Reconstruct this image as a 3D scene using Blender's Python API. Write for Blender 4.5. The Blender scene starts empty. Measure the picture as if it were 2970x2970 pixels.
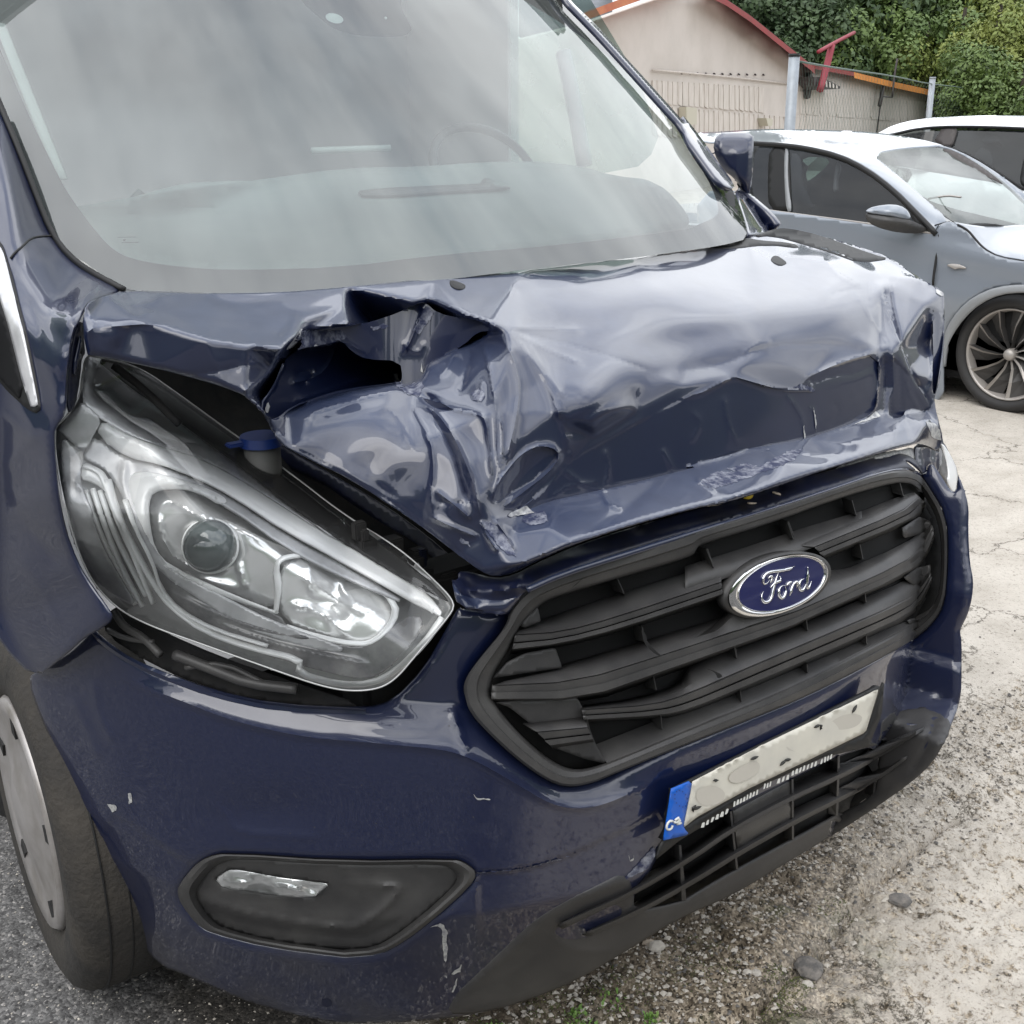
import bpy, bmesh, math, random
import numpy as np
from mathutils import Vector
from mathutils.geometry import delaunay_2d_cdt
C = bpy.context.scene.collection
rnd = random.Random(7)
R = math.radians
# ------------------------------------------------------------------ camera
CP = np.array([-1.409, -1.088, 1.574]); AZ = R(38.0); PT = R(19.13); RO = R(.43); FL = 3400.0
fw = np.array([math.sin(AZ)*math.cos(PT), math.cos(AZ)*math.cos(PT), -math.sin(PT)])
rt = np.array([math.cos(AZ), -math.sin(AZ), 0.0]); dn = np.cross(fw, rt)
rt, dn = math.cos(RO)*rt+math.sin(RO)*dn, -math.sin(RO)*rt+math.cos(RO)*dn
cam = bpy.data.objects.new('camera', bpy.data.cameras.new('camera')); C.objects.link(cam)
cam.data.sensor_width = 36; cam.data.lens = 36*FL/2970; cam.data.clip_start = .02; cam.data.clip_end = 1500
from mathutils import Matrix
M4 = Matrix(((rt[0], -dn[0], -fw[0], CP[0]), (rt[1], -dn[1], -fw[1], CP[1]), (rt[2], -dn[2], -fw[2], CP[2]), (0, 0, 0, 1)))
cam.matrix_world = M4
bpy.context.scene.camera = cam
# ------------------------------------------------------------------ sky, sun, exposure
SUN_EL, SUN_AZ = R(52), R(250)
world = bpy.data.worlds.new('World'); bpy.context.scene.world = world; world.use_nodes = True
nt = world.node_tree; nt.nodes.clear()
def wn(t, **k):
    n = nt.nodes.new(t)
    for a, b in k.items(): setattr(n, a, b)
    return n
out = wn('ShaderNodeOutputWorld'); bg = wn('ShaderNodeBackground'); bg.inputs[1].default_value = 1.0
sky = wn('ShaderNodeTexSky', sky_type='NISHITA', sun_disc=False, sun_elevation=SUN_EL, sun_rotation=SUN_AZ)
scl = wn('ShaderNodeVectorMath', operation='SCALE'); scl.inputs['Scale'].default_value = .09
tc = wn('ShaderNodeTexCoord'); mp = wn('ShaderNodeMapping'); mp.inputs['Scale'].default_value = (1.0, 1.0, 1.3); mp.inputs['Rotation'].default_value = (0, 0, .7)
nz = wn('ShaderNodeTexNoise'); nz.inputs['Scale'].default_value = 1.5; nz.inputs['Detail'].default_value = 7; nz.inputs['Roughness'].default_value = .58; nz.inputs['Distortion'].default_value = .5
cr = wn('ShaderNodeValToRGB'); e = cr.color_ramp.elements
e[0].position = .36; e[0].color = (.50, .56, .69, 1); e[1].position = .66; e[1].color = (1.78, 1.81, 1.83, 1)
e2 = cr.color_ramp.elements.new(.5); e2.color = (1.15, 1.18, 1.24, 1)
mx = wn('ShaderNodeMix', data_type='RGBA'); mx.inputs[0].default_value = .93
nt.links.new(tc.outputs['Generated'], mp.inputs[0]); nt.links.new(mp.outputs[0], nz.inputs['Vector']); nt.links.new(nz.outputs['Fac'], cr.inputs[0])
nt.links.new(sky.outputs[0], scl.inputs[0]); nt.links.new(scl.outputs[0], mx.inputs[6]); nt.links.new(cr.outputs[0], mx.inputs[7])
sp_ = wn('ShaderNodeSeparateXYZ'); nt.links.new(tc.outputs['Generated'], sp_.inputs[0])
zr = wn('ShaderNodeMapRange'); zr.inputs[1].default_value = 0; zr.inputs[2].default_value = 1; zr.inputs[3].default_value = .85; zr.inputs[4].default_value = 1.35; nt.links.new(sp_.outputs[2], zr.inputs[0])
zs = wn('ShaderNodeVectorMath', operation='SCALE'); nt.links.new(mx.outputs[2], zs.inputs[0]); nt.links.new(zr.outputs[0], zs.inputs['Scale'])
nt.links.new(zs.outputs[0], bg.inputs[0]); nt.links.new(bg.outputs[0], out.inputs[0])
sun = bpy.data.objects.new('sun', bpy.data.lights.new('sun', 'SUN')); C.objects.link(sun)
sun.data.energy = 1.0; sun.data.angle = R(45); sun.data.color = (1, .96, .9)
sd = Vector((math.sin(SUN_AZ)*math.cos(SUN_EL), math.cos(SUN_AZ)*math.cos(SUN_EL), math.sin(SUN_EL)))
sun.rotation_euler = sd.to_track_quat('Z', 'Y').to_euler()
vs = bpy.context.scene.view_settings; vs.view_transform = 'Standard'; vs.look = 'None'; vs.exposure = 0.52; vs.gamma = 1; vs.use_curve_mapping = False
# ------------------------------------------------------------------ materials
def mat(name, col, rough=.5, metal=0, coat=0, coat_rough=.03, noise=0, nscale=20, col2=None, bump=0, bscale=60, spec=.5, ior=1.5, lo=.4, hi=.65, dirt=None, dirtz=(.2, .6), streak=None, emis=None, dust_sheen=None):
    m = bpy.data.materials.new(name); m.use_nodes = True; n = m.node_tree; b = n.nodes['Principled BSDF']
    b.inputs['Base Color'].default_value = (*col, 1); b.inputs['Roughness'].default_value = rough; b.inputs['Metallic'].default_value = metal
    b.inputs['Coat Weight'].default_value = coat; b.inputs['Coat Roughness'].default_value = coat_rough; b.inputs['Coat IOR'].default_value = 1.55; b.inputs['Specular IOR Level'].default_value = spec; b.inputs['IOR'].default_value = ior
    g = n.nodes.new('ShaderNodeNewGeometry'); L = n.links
    cur = None
    if col2:
        t = n.nodes.new('ShaderNodeTexNoise'); t.inputs['Scale'].default_value = nscale; t.inputs['Detail'].default_value = 8; t.inputs['Roughness'].default_value = .6
        if streak:
            q = n.nodes.new('ShaderNodeMapping'); q.inputs['Scale'].default_value = streak; L.new(g.outputs['Position'], q.inputs[0]); L.new(q.outputs[0], t.inputs['Vector'])
        else: L.new(g.outputs['Position'], t.inputs['Vector'])
        r = n.nodes.new('ShaderNodeValToRGB'); r.color_ramp.elements[0].position = lo; r.color_ramp.elements[1].position = hi
        r.color_ramp.elements[0].color = (*col, 1); r.color_ramp.elements[1].color = (*col2, 1)
        L.new(t.outputs['Fac'], r.inputs[0]); cur = r.outputs[0]
    if dirt:
        s = n.nodes.new('ShaderNodeSeparateXYZ'); L.new(g.outputs['Position'], s.inputs[0])
        mr = n.nodes.new('ShaderNodeMapRange'); mr.inputs[1].default_value = dirtz[0]; mr.inputs[2].default_value = dirtz[1]; mr.inputs[3].default_value = 1; mr.inputs[4].default_value = 0; L.new(s.outputs[2], mr.inputs[0])
        t = n.nodes.new('ShaderNodeTexNoise'); t.inputs['Scale'].default_value = 7; t.inputs['Detail'].default_value = 4; t.inputs['Roughness'].default_value = .55; L.new(g.outputs['Position'], t.inputs['Vector'])
        q = n.nodes.new('ShaderNodeMapRange'); q.inputs[1].default_value = .35; q.inputs[2].default_value = .7; q.inputs[3].default_value = .08; q.inputs[4].default_value = .85; L.new(t.outputs['Fac'], q.inputs[0])
        ml = n.nodes.new('ShaderNodeMath'); ml.operation = 'MULTIPLY'; ml.use_clamp = True; L.new(mr.outputs[0], ml.inputs[0]); L.new(q.outputs[0], ml.inputs[1])
        # fine specks
        v = n.nodes.new('ShaderNodeTexVoronoi'); v.inputs['Scale'].default_value = 75; L.new(g.outputs['Position'], v.inputs['Vector']); vs_ = n.nodes.new('ShaderNodeSeparateColor'); L.new(v.outputs['Color'], vs_.inputs[0])
        va = n.nodes.new('ShaderNodeMapRange'); va.inputs[1].default_value = .10; va.inputs[2].default_value = .05; L.new(v.outputs['Distance'], va.inputs[0]); vb = n.nodes.new('ShaderNodeMath'); vb.operation = 'GREATER_THAN'; vb.inputs[1].default_value = .72; L.new(vs_.outputs[0], vb.inputs[0])
        vr = n.nodes.new('ShaderNodeMath'); vr.operation = 'MULTIPLY'; L.new(va.outputs[0], vr.inputs[0]); L.new(vb.outputs[0], vr.inputs[1])
        vm = n.nodes.new('ShaderNodeMath'); vm.operation = 'MAXIMUM'; L.new(ml.outputs[0], vm.inputs[0]); L.new(vr.outputs[0], vm.inputs[1])
        x = n.nodes.new('ShaderNodeMix'); x.data_type = 'RGBA'; L.new(vm.outputs[0], x.inputs[0])
        if cur: L.new(cur, x.inputs[6])
        else: x.inputs[6].default_value = (*col, 1)
        x.inputs[7].default_value = (*dirt, 1); cur = x.outputs[2]
        rr = n.nodes.new('ShaderNodeMapRange'); rr.inputs[3].default_value = rough; rr.inputs[4].default_value = .85; L.new(vm.outputs[0], rr.inputs[0]); L.new(rr.outputs[0], b.inputs['Roughness'])
        if coat:
            cw = n.nodes.new('ShaderNodeMapRange'); cw.inputs[3].default_value = coat; cw.inputs[4].default_value = .05; L.new(vm.outputs[0], cw.inputs[0]); L.new(cw.outputs[0], b.inputs['Coat Weight'])
    if dust_sheen:   # dust and a sky sheen painted into the colour of whatever faces up
        s2 = n.nodes.new('ShaderNodeSeparateXYZ'); L.new(g.outputs['Normal'], s2.inputs[0]); m2 = n.nodes.new('ShaderNodeMapRange'); m2.inputs[1].default_value = .45; m2.inputs[2].default_value = .97; m2.inputs[4].default_value = dust_sheen[3]; L.new(s2.outputs[2], m2.inputs[0])
        t = n.nodes.new('ShaderNodeTexNoise'); t.inputs['Scale'].default_value = 16; t.inputs['Detail'].default_value = 9; t.inputs['Roughness'].default_value = .65; L.new(g.outputs['Position'], t.inputs['Vector'])
        q2 = n.nodes.new('ShaderNodeMapRange'); q2.inputs[1].default_value = .3; q2.inputs[2].default_value = .7; q2.inputs[3].default_value = .55; q2.inputs[4].default_value = 1.15; L.new(t.outputs['Fac'], q2.inputs[0])
        ml2 = n.nodes.new('ShaderNodeMath'); ml2.operation = 'MULTIPLY'; ml2.use_clamp = True; L.new(m2.outputs[0], ml2.inputs[0]); L.new(q2.outputs[0], ml2.inputs[1])
        x2 = n.nodes.new('ShaderNodeMix'); x2.data_type = 'RGBA'; L.new(ml2.outputs[0], x2.inputs[0]); x2.inputs[7].default_value = (*dust_sheen[:3], 1)
        if cur: L.new(cur, x2.inputs[6])
        else: x2.inputs[6].default_value = (*col, 1)
        cur = x2.outputs[2]
    if cur: L.new(cur, b.inputs['Base Color'])
    if bump:
        t = n.nodes.new('ShaderNodeTexNoise'); t.inputs['Scale'].default_value = bscale; t.inputs['Detail'].default_value = 5; L.new(g.outputs['Position'], t.inputs['Vector'])
        bp = n.nodes.new('ShaderNodeBump'); bp.inputs['Strength'].default_value = bump; bp.inputs['Distance'].default_value = .01; L.new(t.outputs['Fac'], bp.inputs['Height']); L.new(bp.outputs[0], b.inputs['Normal'])
    if emis: b.inputs['Emission Color'].default_value = (*emis, 1); b.inputs['Emission Strength'].default_value = 1
    return m
def thin_glass(name, tint, ior=1.5, dust=0.0, dustcol=(.5, .5, .48), rough=.0):
    m = bpy.data.materials.new(name); m.use_nodes = True; n = m.node_tree; n.nodes.clear(); L = n.links
    o = n.nodes.new('ShaderNodeOutputMaterial'); tr = n.nodes.new('ShaderNodeBsdfTransparent'); tr.inputs[0].default_value = (*tint, 1)
    gl = n.nodes.new('ShaderNodeBsdfGlossy'); gl.inputs['Roughness'].default_value = rough
    fr = n.nodes.new('ShaderNodeFresnel'); fr.inputs[0].default_value = ior
    df = n.nodes.new('ShaderNodeBsdfDiffuse'); df.inputs[0].default_value = (*dustcol, 1)
    g = n.nodes.new('ShaderNodeNewGeometry'); t = n.nodes.new('ShaderNodeTexNoise'); t.inputs['Scale'].default_value = 5; t.inputs['Detail'].default_value = 9; L.new(g.outputs['Position'], t.inputs['Vector'])
    mr = n.nodes.new('ShaderNodeMapRange'); mr.inputs[1].default_value = .3; mr.inputs[2].default_value = .75; mr.inputs[3].default_value = dust*.6; mr.inputs[4].default_value = dust*1.5; L.new(t.outputs['Fac'], mr.inputs[0])
    a = n.nodes.new('ShaderNodeMixShader'); L.new(mr.outputs[0], a.inputs[0]); L.new(tr.outputs[0], a.inputs[1]); L.new(df.outputs[0], a.inputs[2])
    x = n.nodes.new('ShaderNodeMixShader'); L.new(fr.outputs[0], x.inputs[0]); L.new(a.outputs[0], x.inputs[1]); L.new(gl.outputs[0], x.inputs[2]); L.new(x.outputs[0], o.inputs[0])
    return m
NAVY = (.0016, .0060, .034)
M = dict(
 paint=mat('blue_paint', NAVY, .42, .0, 1, .025, dirt=(.045, .042, .042), dirtz=(.16, .50), dust_sheen=(.07, .08, .12, .25)),
 hood=mat('hood_paint', (.0014, .0056, .030), .45, .0, 1, .055, col2=(.0022, .0075, .036), nscale=7, lo=.45, hi=.75, bump=.02, bscale=25, dust_sheen=(.065, .088, .155, .36)),
 scrape=mat('scraped_paint', (.016, .022, .060), .6, col2=(.24, .25, .29), nscale=70, lo=.42, hi=.68, bump=.3, bscale=150),
 bare=mat('bare_metal_chips', (.55, .55, .53), .5, .3, col2=(.25, .25, .27), nscale=90, bump=.2),
 inner=mat('inner_blue_metal', (.006, .009, .030), .4, col2=(.006, .007, .014), nscale=12),
 bay=mat('engine_bay_dark', (.004, .004, .005), .8, col2=(.014, .013, .012), nscale=25),
 plastic=mat('black_plastic', (.042, .041, .041), .45, col2=(.062, .060, .058), nscale=14, bump=.05, bscale=400, spec=.4),
 valence=mat('grey_black_plastic', (.028, .028, .030), .5, bump=.06, bscale=400, dirt=(.095, .088, .080), dirtz=(.12, .55)),
 dark=mat('grille_void', (.006, .006, .006), .9),
 rubber=mat('rubber_seal', (.008, .008, .008), .6),
 tyre=mat('tyre_rubber', (.022, .020, .018), .85, col2=(.045, .039, .032), nscale=9, bump=.4, bscale=90),
 cartyre=mat('clean_tyre', (.022, .021, .021), .7, bump=.1),
 cap=mat('silver_wheel_cover', (.40, .38, .37), .38, .35, col2=(.24, .22, .20), nscale=8),
 chrome=mat('chrome', (.96, .96, .95), .18, .6, bump=.10, bscale=18),
 chromeflat=mat('badge_chrome', (.85, .85, .85), .12, 1),
 silver=mat('satin_silver', (.93, .93, .92), .28, .10),
 hlgrey=mat('headlamp_grey_trim', (.70, .70, .71), .25, .2, col2=(.45, .45, .46), nscale=12),
 hldark=mat('headlamp_dark_bezel', (.15, .15, .155), .2, .3, col2=(.34, .335, .33), nscale=14, bump=.15, bscale=30),
 lens=thin_glass('clear_lens', (.93, .94, .94), 1.5, .035, (.6, .6, .6)),
 ball=mat('projector_lens', (.10, .12, .12), .04, 0, 1),
 badge=mat('badge_blue', (.008, .012, .085), .3, .1, 1),
 platew=mat('plate_cream', (.66, .63, .54), .4, col2=(.50, .48, .43), nscale=9, lo=.35, hi=.75),
 plateb=mat('plate_blue', (.005, .10, .48), .35),
 ink=mat('plate_ink', (.015, .015, .013), .5), white=mat('white_print', (.62, .62, .58), .6),
 smudge=mat('blurred_plate_grey', (.50, .47, .41), .5),
 cappl=mat('washer_cap_blue', (.008, .03, .16), .4), neck=mat('filler_neck', (.10, .10, .095), .6),
 yellow=mat('yellow_leaf', (.65, .45, .03), .6), leaf=mat('dry_leaf', (.50, .42, .33), .7),
 glass=thin_glass('windscreen_glass', (.74, .84, .82), 2.05, .10, (.60, .66, .65)),
 frit=mat('windscreen_frit', (.008, .008, .009), .6, spec=.2), hlback=mat('headlamp_back', (.34, .345, .34), .3, .2, col2=(.42, .42, .42), nscale=10),
 cabin=mat('cabin_grey', (.55, .55, .56), .7), ceil=mat('cabin_ceiling', (.50, .50, .49), .8), dash=mat('dashboard', (.22, .25, .245), .6, col2=(.26, .29, .28), nscale=3), cabglass=thin_glass('cab_side_glass', (.50, .62, .58), 1.5, .3, (.45, .52, .49)),
 wheelr=mat('steering_leather', (.10, .10, .10), .4), sticker=mat('windscreen_sticker', (.75, .76, .74), .5),
)
# ------------------------------------------------------------------ picture coordinates -> real surfaces of the place
K = dict(a=(0, 0, 1.932), b=(1000, 0, 1.932), c=(1970, 0, 1.932), d=(0, 900, 1.932), e=(700, 700, 1.932), f=(1970, 700, 1.932),
         g=(0, 1970, 1.932), h=(1000, 1970, 1.932), i=(1970, 1970, 1.932), j=(1300, 1300, 1.932), k=(2000, 1400, 2.1467),
         F=(0, 0, .6505), m=(2400, 900, 3.3895), n=(0, 600, 3.22), l=(2300, 0, 2.8836), z=(2000, 1500, 3.864), P=(0, 0, 1))
def q(s):
    o = []; ky = 'P'
    for w in s.split():
        if w in K: ky = w; continue
        a, b = w.split(','); ox, oy, sc = K[ky]; o.append((ox+float(a)/sc, oy+float(b)/sc))
    return np.array(o)
def rays(p):
    p = np.asarray(p, float); return fw+((p[:, 0]-1485)/FL)[:, None]*rt+((p[:, 1]-1485)/FL)[:, None]*dn
def at(p, t): return CP+np.asarray(t)[:, None]*rays(p)
def tfix(p, kind, v):
    a = rays([p])[0]
    if kind == 't': return v
    i = 'xyz'.index(kind); return (v-CP[i])/a[i]
TS = np.r_[np.linspace(.7, 9.5, 441)]
def hit(p, inside):
    """first distance at which the sight line enters a solid given by inside(X,Y,Z) > 0 (closest approach when it misses)"""
    p = np.asarray(p, float); r = rays(p); res = np.empty(len(p))
    for s in range(0, len(p), 20000):
        rr = r[s:s+20000]; X = CP[None, None]+TS[None, :, None]*rr[:, None, :]
        v = inside(X[..., 0], X[..., 1], X[..., 2]); pos = v > 0; has = pos.any(1); i = np.where(has, pos.argmax(1), v.argmax(1)); i = np.clip(i, 1, len(TS)-1)
        a = TS[i-1].copy(); b = TS[i].copy()
        for _ in range(14):
            mth = (a+b)/2; Q = CP+mth[:, None]*rr; w = inside(Q[:, 0], Q[:, 1], Q[:, 2]) > 0; b = np.where(w, mth, b); a = np.where(w, a, mth)
        im = np.clip(v.argmax(1), 1, len(TS)-2); k0 = np.arange(len(im)); v0, v1, v2 = v[k0, im-1], v[k0, im], v[k0, im+1]; den = v0-2*v1+v2
        frac = np.where(np.abs(den) > 1e-12, .5*(v0-v2)/np.where(np.abs(den) > 1e-12, den, 1), 0)
        res[s:s+20000] = np.where(has, b, TS[im]+np.clip(frac, -1, 1)*(TS[1]-TS[0]))
    return res
def nose(X, Y, Z):
    lean = .5*np.maximum(0, Z-.65)**2+.35*np.maximum(0, .42-Z)
    yy = np.clip(1-(Y-lean), 0, 3); ax = .985-.10*np.maximum(0, Z-.9)-.12*np.maximum(0, .5-Z)
    return 1-((np.abs(X)/ax)**2.4+yy**2.4)**(1/2.4)
def shell(p): return hit(p, nose)
def wscr(X, Y, Z): return Y-(.50+.28*(X/.78)**2)-(Z-1.3)/.85
def wind(p): return hit(p, wscr)
def off(fn, o): return lambda p: fn(p)-o
def plane(pt, nrm):
    pt = np.array(pt, float); nrm = np.array(nrm, float)
    return lambda p: ((pt-CP)@nrm)/(rays(p)@nrm)
def dist_poly(p, line, closed=False):
    L = np.asarray(line, float)
    if closed: L = np.vstack([L, L[:1]])
    best = np.full(len(p), 1e9); sgn = np.zeros(len(p)); par = np.zeros(len(p))
    ln = np.r_[0, np.cumsum(np.hypot(*(L[1:]-L[:-1]).T))]
    for i in range(len(L)-1):
        a, b = L[i], L[i+1]; ab = b-a; u = np.clip(((p-a)@ab)/max(ab@ab, 1e-9), 0, 1); dd = p-(a+u[:, None]*ab); d = np.hypot(dd[:, 0], dd[:, 1])
        m = d < best-1e-9; best = np.where(m, d, best); sgn = np.where(m, np.sign(ab[0]*dd[:, 1]-ab[1]*dd[:, 0]), sgn); par = np.where(m, (ln[i]+u*(ln[i+1]-ln[i]))/ln[-1], par)
    return best, sgn, par
def inpoly(p, poly):
    x, y = p[:, 0], p[:, 1]; c = np.zeros(len(p), bool); n = len(poly)
    for i in range(n):
        x1, y1 = poly[i]; x2, y2 = poly[(i+1) % n]
        if y1 == y2: continue
        m = ((y1 > y) != (y2 > y)) & (x < (x2-x1)*(y-y1)/(y2-y1)+x1); c ^= m
    return c
def resamp(L, n=None, step=None, closed=False):
    L = np.asarray(L, float)
    if closed: L = np.vstack([L, L[:1]])
    s = np.r_[0, np.cumsum(np.hypot(*(L[1:]-L[:-1]).T))]
    if n is None: n = max(2, int(s[-1]/step)+1)
    u = np.linspace(0, s[-1], n+1 if closed else n)
    o = np.stack([np.interp(u, s, L[:, 0]), np.interp(u, s, L[:, 1])], 1)
    return o[:-1] if closed else o
def smooth(L, it=2, closed=False):
    L = np.asarray(L, float)
    for _ in range(it):
        if closed: A = L; B = np.roll(L, -1, 0); L = np.stack([A*.75+B*.25, A*.25+B*.75], 1).reshape(-1, 2)
        else: A, B = L[:-1], L[1:]; L = np.vstack([L[:1], np.stack([A*.75+B*.25, A*.25+B*.75], 1).reshape(-1, 2)[1:-1], L[-1:]])
    return L
# displacement ingredients (metres towards the viewer's side of the panel, picture-traced lines)
CUSPS = []; CW = [1.0]
def cusp(line, amp, w, side=0):
    w = w*CW[0]
    line = smooth(q(line), 1) if isinstance(line, str) else line
    CUSPS.append(line)
    def f(p):
        d, s, u = dist_poly(p, line); v = amp*np.exp(-d/w)*np.clip(np.minimum(u, 1-u)*7+.12, 0, 1)
        if side: v = v*(s*side > 0)
        return v
    return f
def dent(x, y, rx, ry, amp, ang=0):
    def f(p):
        dx, dy = p[:, 0]-x, p[:, 1]-y; c, s = math.cos(ang), math.sin(ang); return amp*np.exp(-((c*dx+s*dy)/rx)**2-((-s*dx+c*dy)/ry)**2)
    return f
def add(*fs): return lambda p: sum(f(p) for f in fs)
# ------------------------------------------------------------------ objects
def ob(name, V, Fc, m, parent=None, smooth_=True, kind=None):
    me = bpy.data.meshes.new(name); me.from_pydata([tuple(v) for v in V], [], [tuple(f) for f in Fc]); me.update()
    if m is not None: me.materials.append(M[m] if isinstance(m, str) else m)
    if smooth_: me.polygons.foreach_set('use_smooth', [True]*len(me.polygons))
    o = bpy.data.objects.new(name, me); C.objects.link(o)
    if parent: o.parent = parent
    if kind: o['kind'] = kind
    return o
def solid(o, th):
    s = o.modifiers.new('thickness', 'SOLIDIFY'); s.thickness = th; s.offset = -1; s.use_rim = True
    return o
def thing(name, label, cat, loc=(0, 0, 0), group=None):
    o = bpy.data.objects.new(name, None); C.objects.link(o); o.location = loc; o['label'] = label; o['category'] = cat
    if group: o['group'] = group
    bpy.context.view_layer.update(); return o
def tag(o, label, cat, group=None):
    o['label'] = label; o['category'] = cat
    if group: o['group'] = group
    return o
def own(o, root):   # keep world placement when the thing's empty is not at the origin
    o.parent = root; o.matrix_parent_inverse = Matrix.Translation(-root.location); return o
ALLS = {}
def sheet(name, outline, T, m, parent=None, holes=(), step=12, disp=None, th=.003, roll=None, sm=1, cons=(), flat=False, label=None, crisp=62, ragged=0):
    P0 = q(outline) if isinstance(outline, str) else np.asarray(outline, float)
    if sm: P0 = smooth(P0, sm, True)
    if ragged: rs_ = np.random.RandomState(int(P0.sum()) % 9999); P0 = resamp(P0, step=5, closed=True); P0 = P0+rs_.uniform(-ragged, ragged, P0.shape)
    per = np.hypot(*(np.roll(P0, -1, 0)-P0).T).sum(); step = min(step, per/9); P0 = resamp(P0, step=step, closed=True); loops = [P0]
    for h in holes:
        H = q(h) if isinstance(h, str) else np.asarray(h, float)
        if sm: H = smooth(H, sm, True)
        loops.append(resamp(H, step=step, closed=True))
    lo, hi = P0.min(0), P0.max(0)
    gx, gy = np.meshgrid(np.arange(lo[0], hi[0]+step, step), np.arange(lo[1], hi[1]+step, step*.87)); gx[1::2] += step/2
    G = np.stack([gx.ravel(), gy.ravel()], 1); keep = inpoly(G, loops[0])
    for h in loops[1:]: keep &= ~inpoly(G, h)
    G = G[keep]
    if len(G):
        dmin = np.min([dist_poly(G, l, True)[0] for l in loops], 0); G = G[dmin > step*.45]
    rings = []
    if roll:
        for l in loops:
            tn = np.roll(l, -1, 0)-np.roll(l, 1, 0); tn /= np.maximum(np.hypot(tn[:, 0], tn[:, 1]), 1e-6)[:, None]; nn_ = np.stack([-tn[:, 1], tn[:, 0]], 1)
            for sg_ in (1, -1):
                r1 = l+nn_*sg_*step*.55; kk_ = inpoly(r1, loops[0])
                for h in loops[1:]: kk_ &= ~inpoly(r1, h)
                r1 = r1[kk_]
                if len(r1): r1 = r1[np.min([dist_poly(r1, l2, True)[0] for l2 in loops], 0) > step*.45]
                if len(r1): rings.append(r1)
        if len(G): G = G[np.min([dist_poly(G, l, True)[0] for l in loops], 0) > step*1.15]
        if rings: G = np.vstack([G]+rings)
    edges = []; pts = []; base = 0
    for l in loops:
        edges += [(base+i, base+(i+1) % len(l)) for i in range(len(l))]; pts.append(l); base += len(l)
    for c_ in cons:
        c_ = resamp(q(c_) if isinstance(c_, str) else c_, step=step*.8); c_ = c_[inpoly(c_, loops[0])]
        if len(c_) > 1:
            if len(G): G = G[dist_poly(G, c_)[0] > step*.4]
            edges += [(base+i, base+i+1) for i in range(len(c_)-1)]; pts.append(c_); base += len(c_)
    A = np.vstack(pts+[G]) if len(G) else np.vstack(pts)
    V2, _, F2, _, _, _ = delaunay_2d_cdt([Vector(v) for v in A], edges, [], 0, 1e-5)
    V2 = np.array([tuple(v) for v in V2]); F2 = np.array([f for f in F2 if len(f) == 3]).reshape(-1, 3)
    if not len(F2): print('EMPTY SHEET', name, outline if isinstance(outline, str) else ''); return None
    cen = V2[F2].mean(1); k = inpoly(cen, loops[0])
    for h in loops[1:]: k &= ~inpoly(cen, h)
    F2 = F2[k]; t = T(V2)
    if disp is not None: t = t-disp(V2)
    if roll:
        dd = np.min([dist_poly(V2, l, True)[0] for l in loops], 0); t = t+roll[0]*np.exp(-(dd/roll[1])**2)
    X = at(V2, t); e1 = V2[F2[:, 1]]-V2[F2[:, 0]]; e2_ = V2[F2[:, 2]]-V2[F2[:, 0]]; cr_ = e1[:, 0]*e2_[:, 1]-e1[:, 1]*e2_[:, 0]
    F2 = np.where((cr_ > 0)[:, None], F2[:, ::-1], F2)
    used = np.unique(F2); mp_ = -np.ones(len(V2), int); mp_[used] = np.arange(len(used)); X = X[used]; F2 = mp_[F2]
    o = ob(name, X, F2, m, parent, not flat)
    if crisp and not flat: o.data.set_sharp_from_angle(angle=R(crisp))
    if th: solid(o, th)
    if label: o['label'] = label
    return o
def loft(name, rows, m, parent=None, n=60, th=0, closed=False, sm=1, flat=False, label=None, crisp=35):
    """rows: (traced line, surface function)"""
    G = []
    for ln, T in rows:
        L = q(ln) if isinstance(ln, str) else np.asarray(ln, float)
        if sm: L = smooth(L, sm, closed)
        L = resamp(L, n=n, closed=closed); G.append(at(L, T(L)))
    V = np.vstack(G); F_ = []; m_ = n if closed else n-1
    for r_ in range(len(G)-1):
        for i in range(m_):
            a, b = r_*n+i, r_*n+(i+1) % n; F_.append((a, b, b+n, a+n))
    c0 = V[F_[0][0]]; nn = np.cross(V[F_[0][1]]-c0, V[F_[0][3]]-c0)
    if nn@(CP-c0) < 0: F_ = [f[::-1] for f in F_]
    o = ob(name, V, F_, m, parent, not flat)
    if crisp and not flat: o.data.set_sharp_from_angle(angle=R(crisp))
    if th: solid(o, th)
    if label: o['label'] = label
    return o
def tube(name, pts3, rad, m, parent=None, sides=8, closed=False, flatten=1):
    P_ = [Vector(p) for p in pts3]; V = []; F_ = []; n = len(P_)
    rr = rad if hasattr(rad, '__len__') else [rad]*n
    for i, p in enumerate(P_):
        a = P_[(i-1) % n] if closed or i else P_[0]; b = P_[(i+1) % n] if closed or i < n-1 else P_[-1]
        d = (b-a).normalized(); u = d.cross(Vector((0, 0, 1)));
        if u.length < 1e-3: u = d.cross(Vector((0, 1, 0)))
        u.normalize(); w = u.cross(d)
        for k_ in range(sides):
            an = 2*math.pi*k_/sides; V.append(p+u*math.cos(an)*rr[i]+w*math.sin(an)*rr[i]*flatten)
    for i in range(n if closed else n-1):
        for k_ in range(sides):
            a = i*sides+k_; b = i*sides+(k_+1) % sides; c_ = ((i+1) % n)*sides+(k_+1) % sides; d = ((i+1) % n)*sides+k_; F_.append((a, b, c_, d))
    if not closed: F_ += [tuple(range(sides))[::-1], tuple(range((n-1)*sides, n*sides))]
    return ob(name, V, F_, m, parent)
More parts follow.
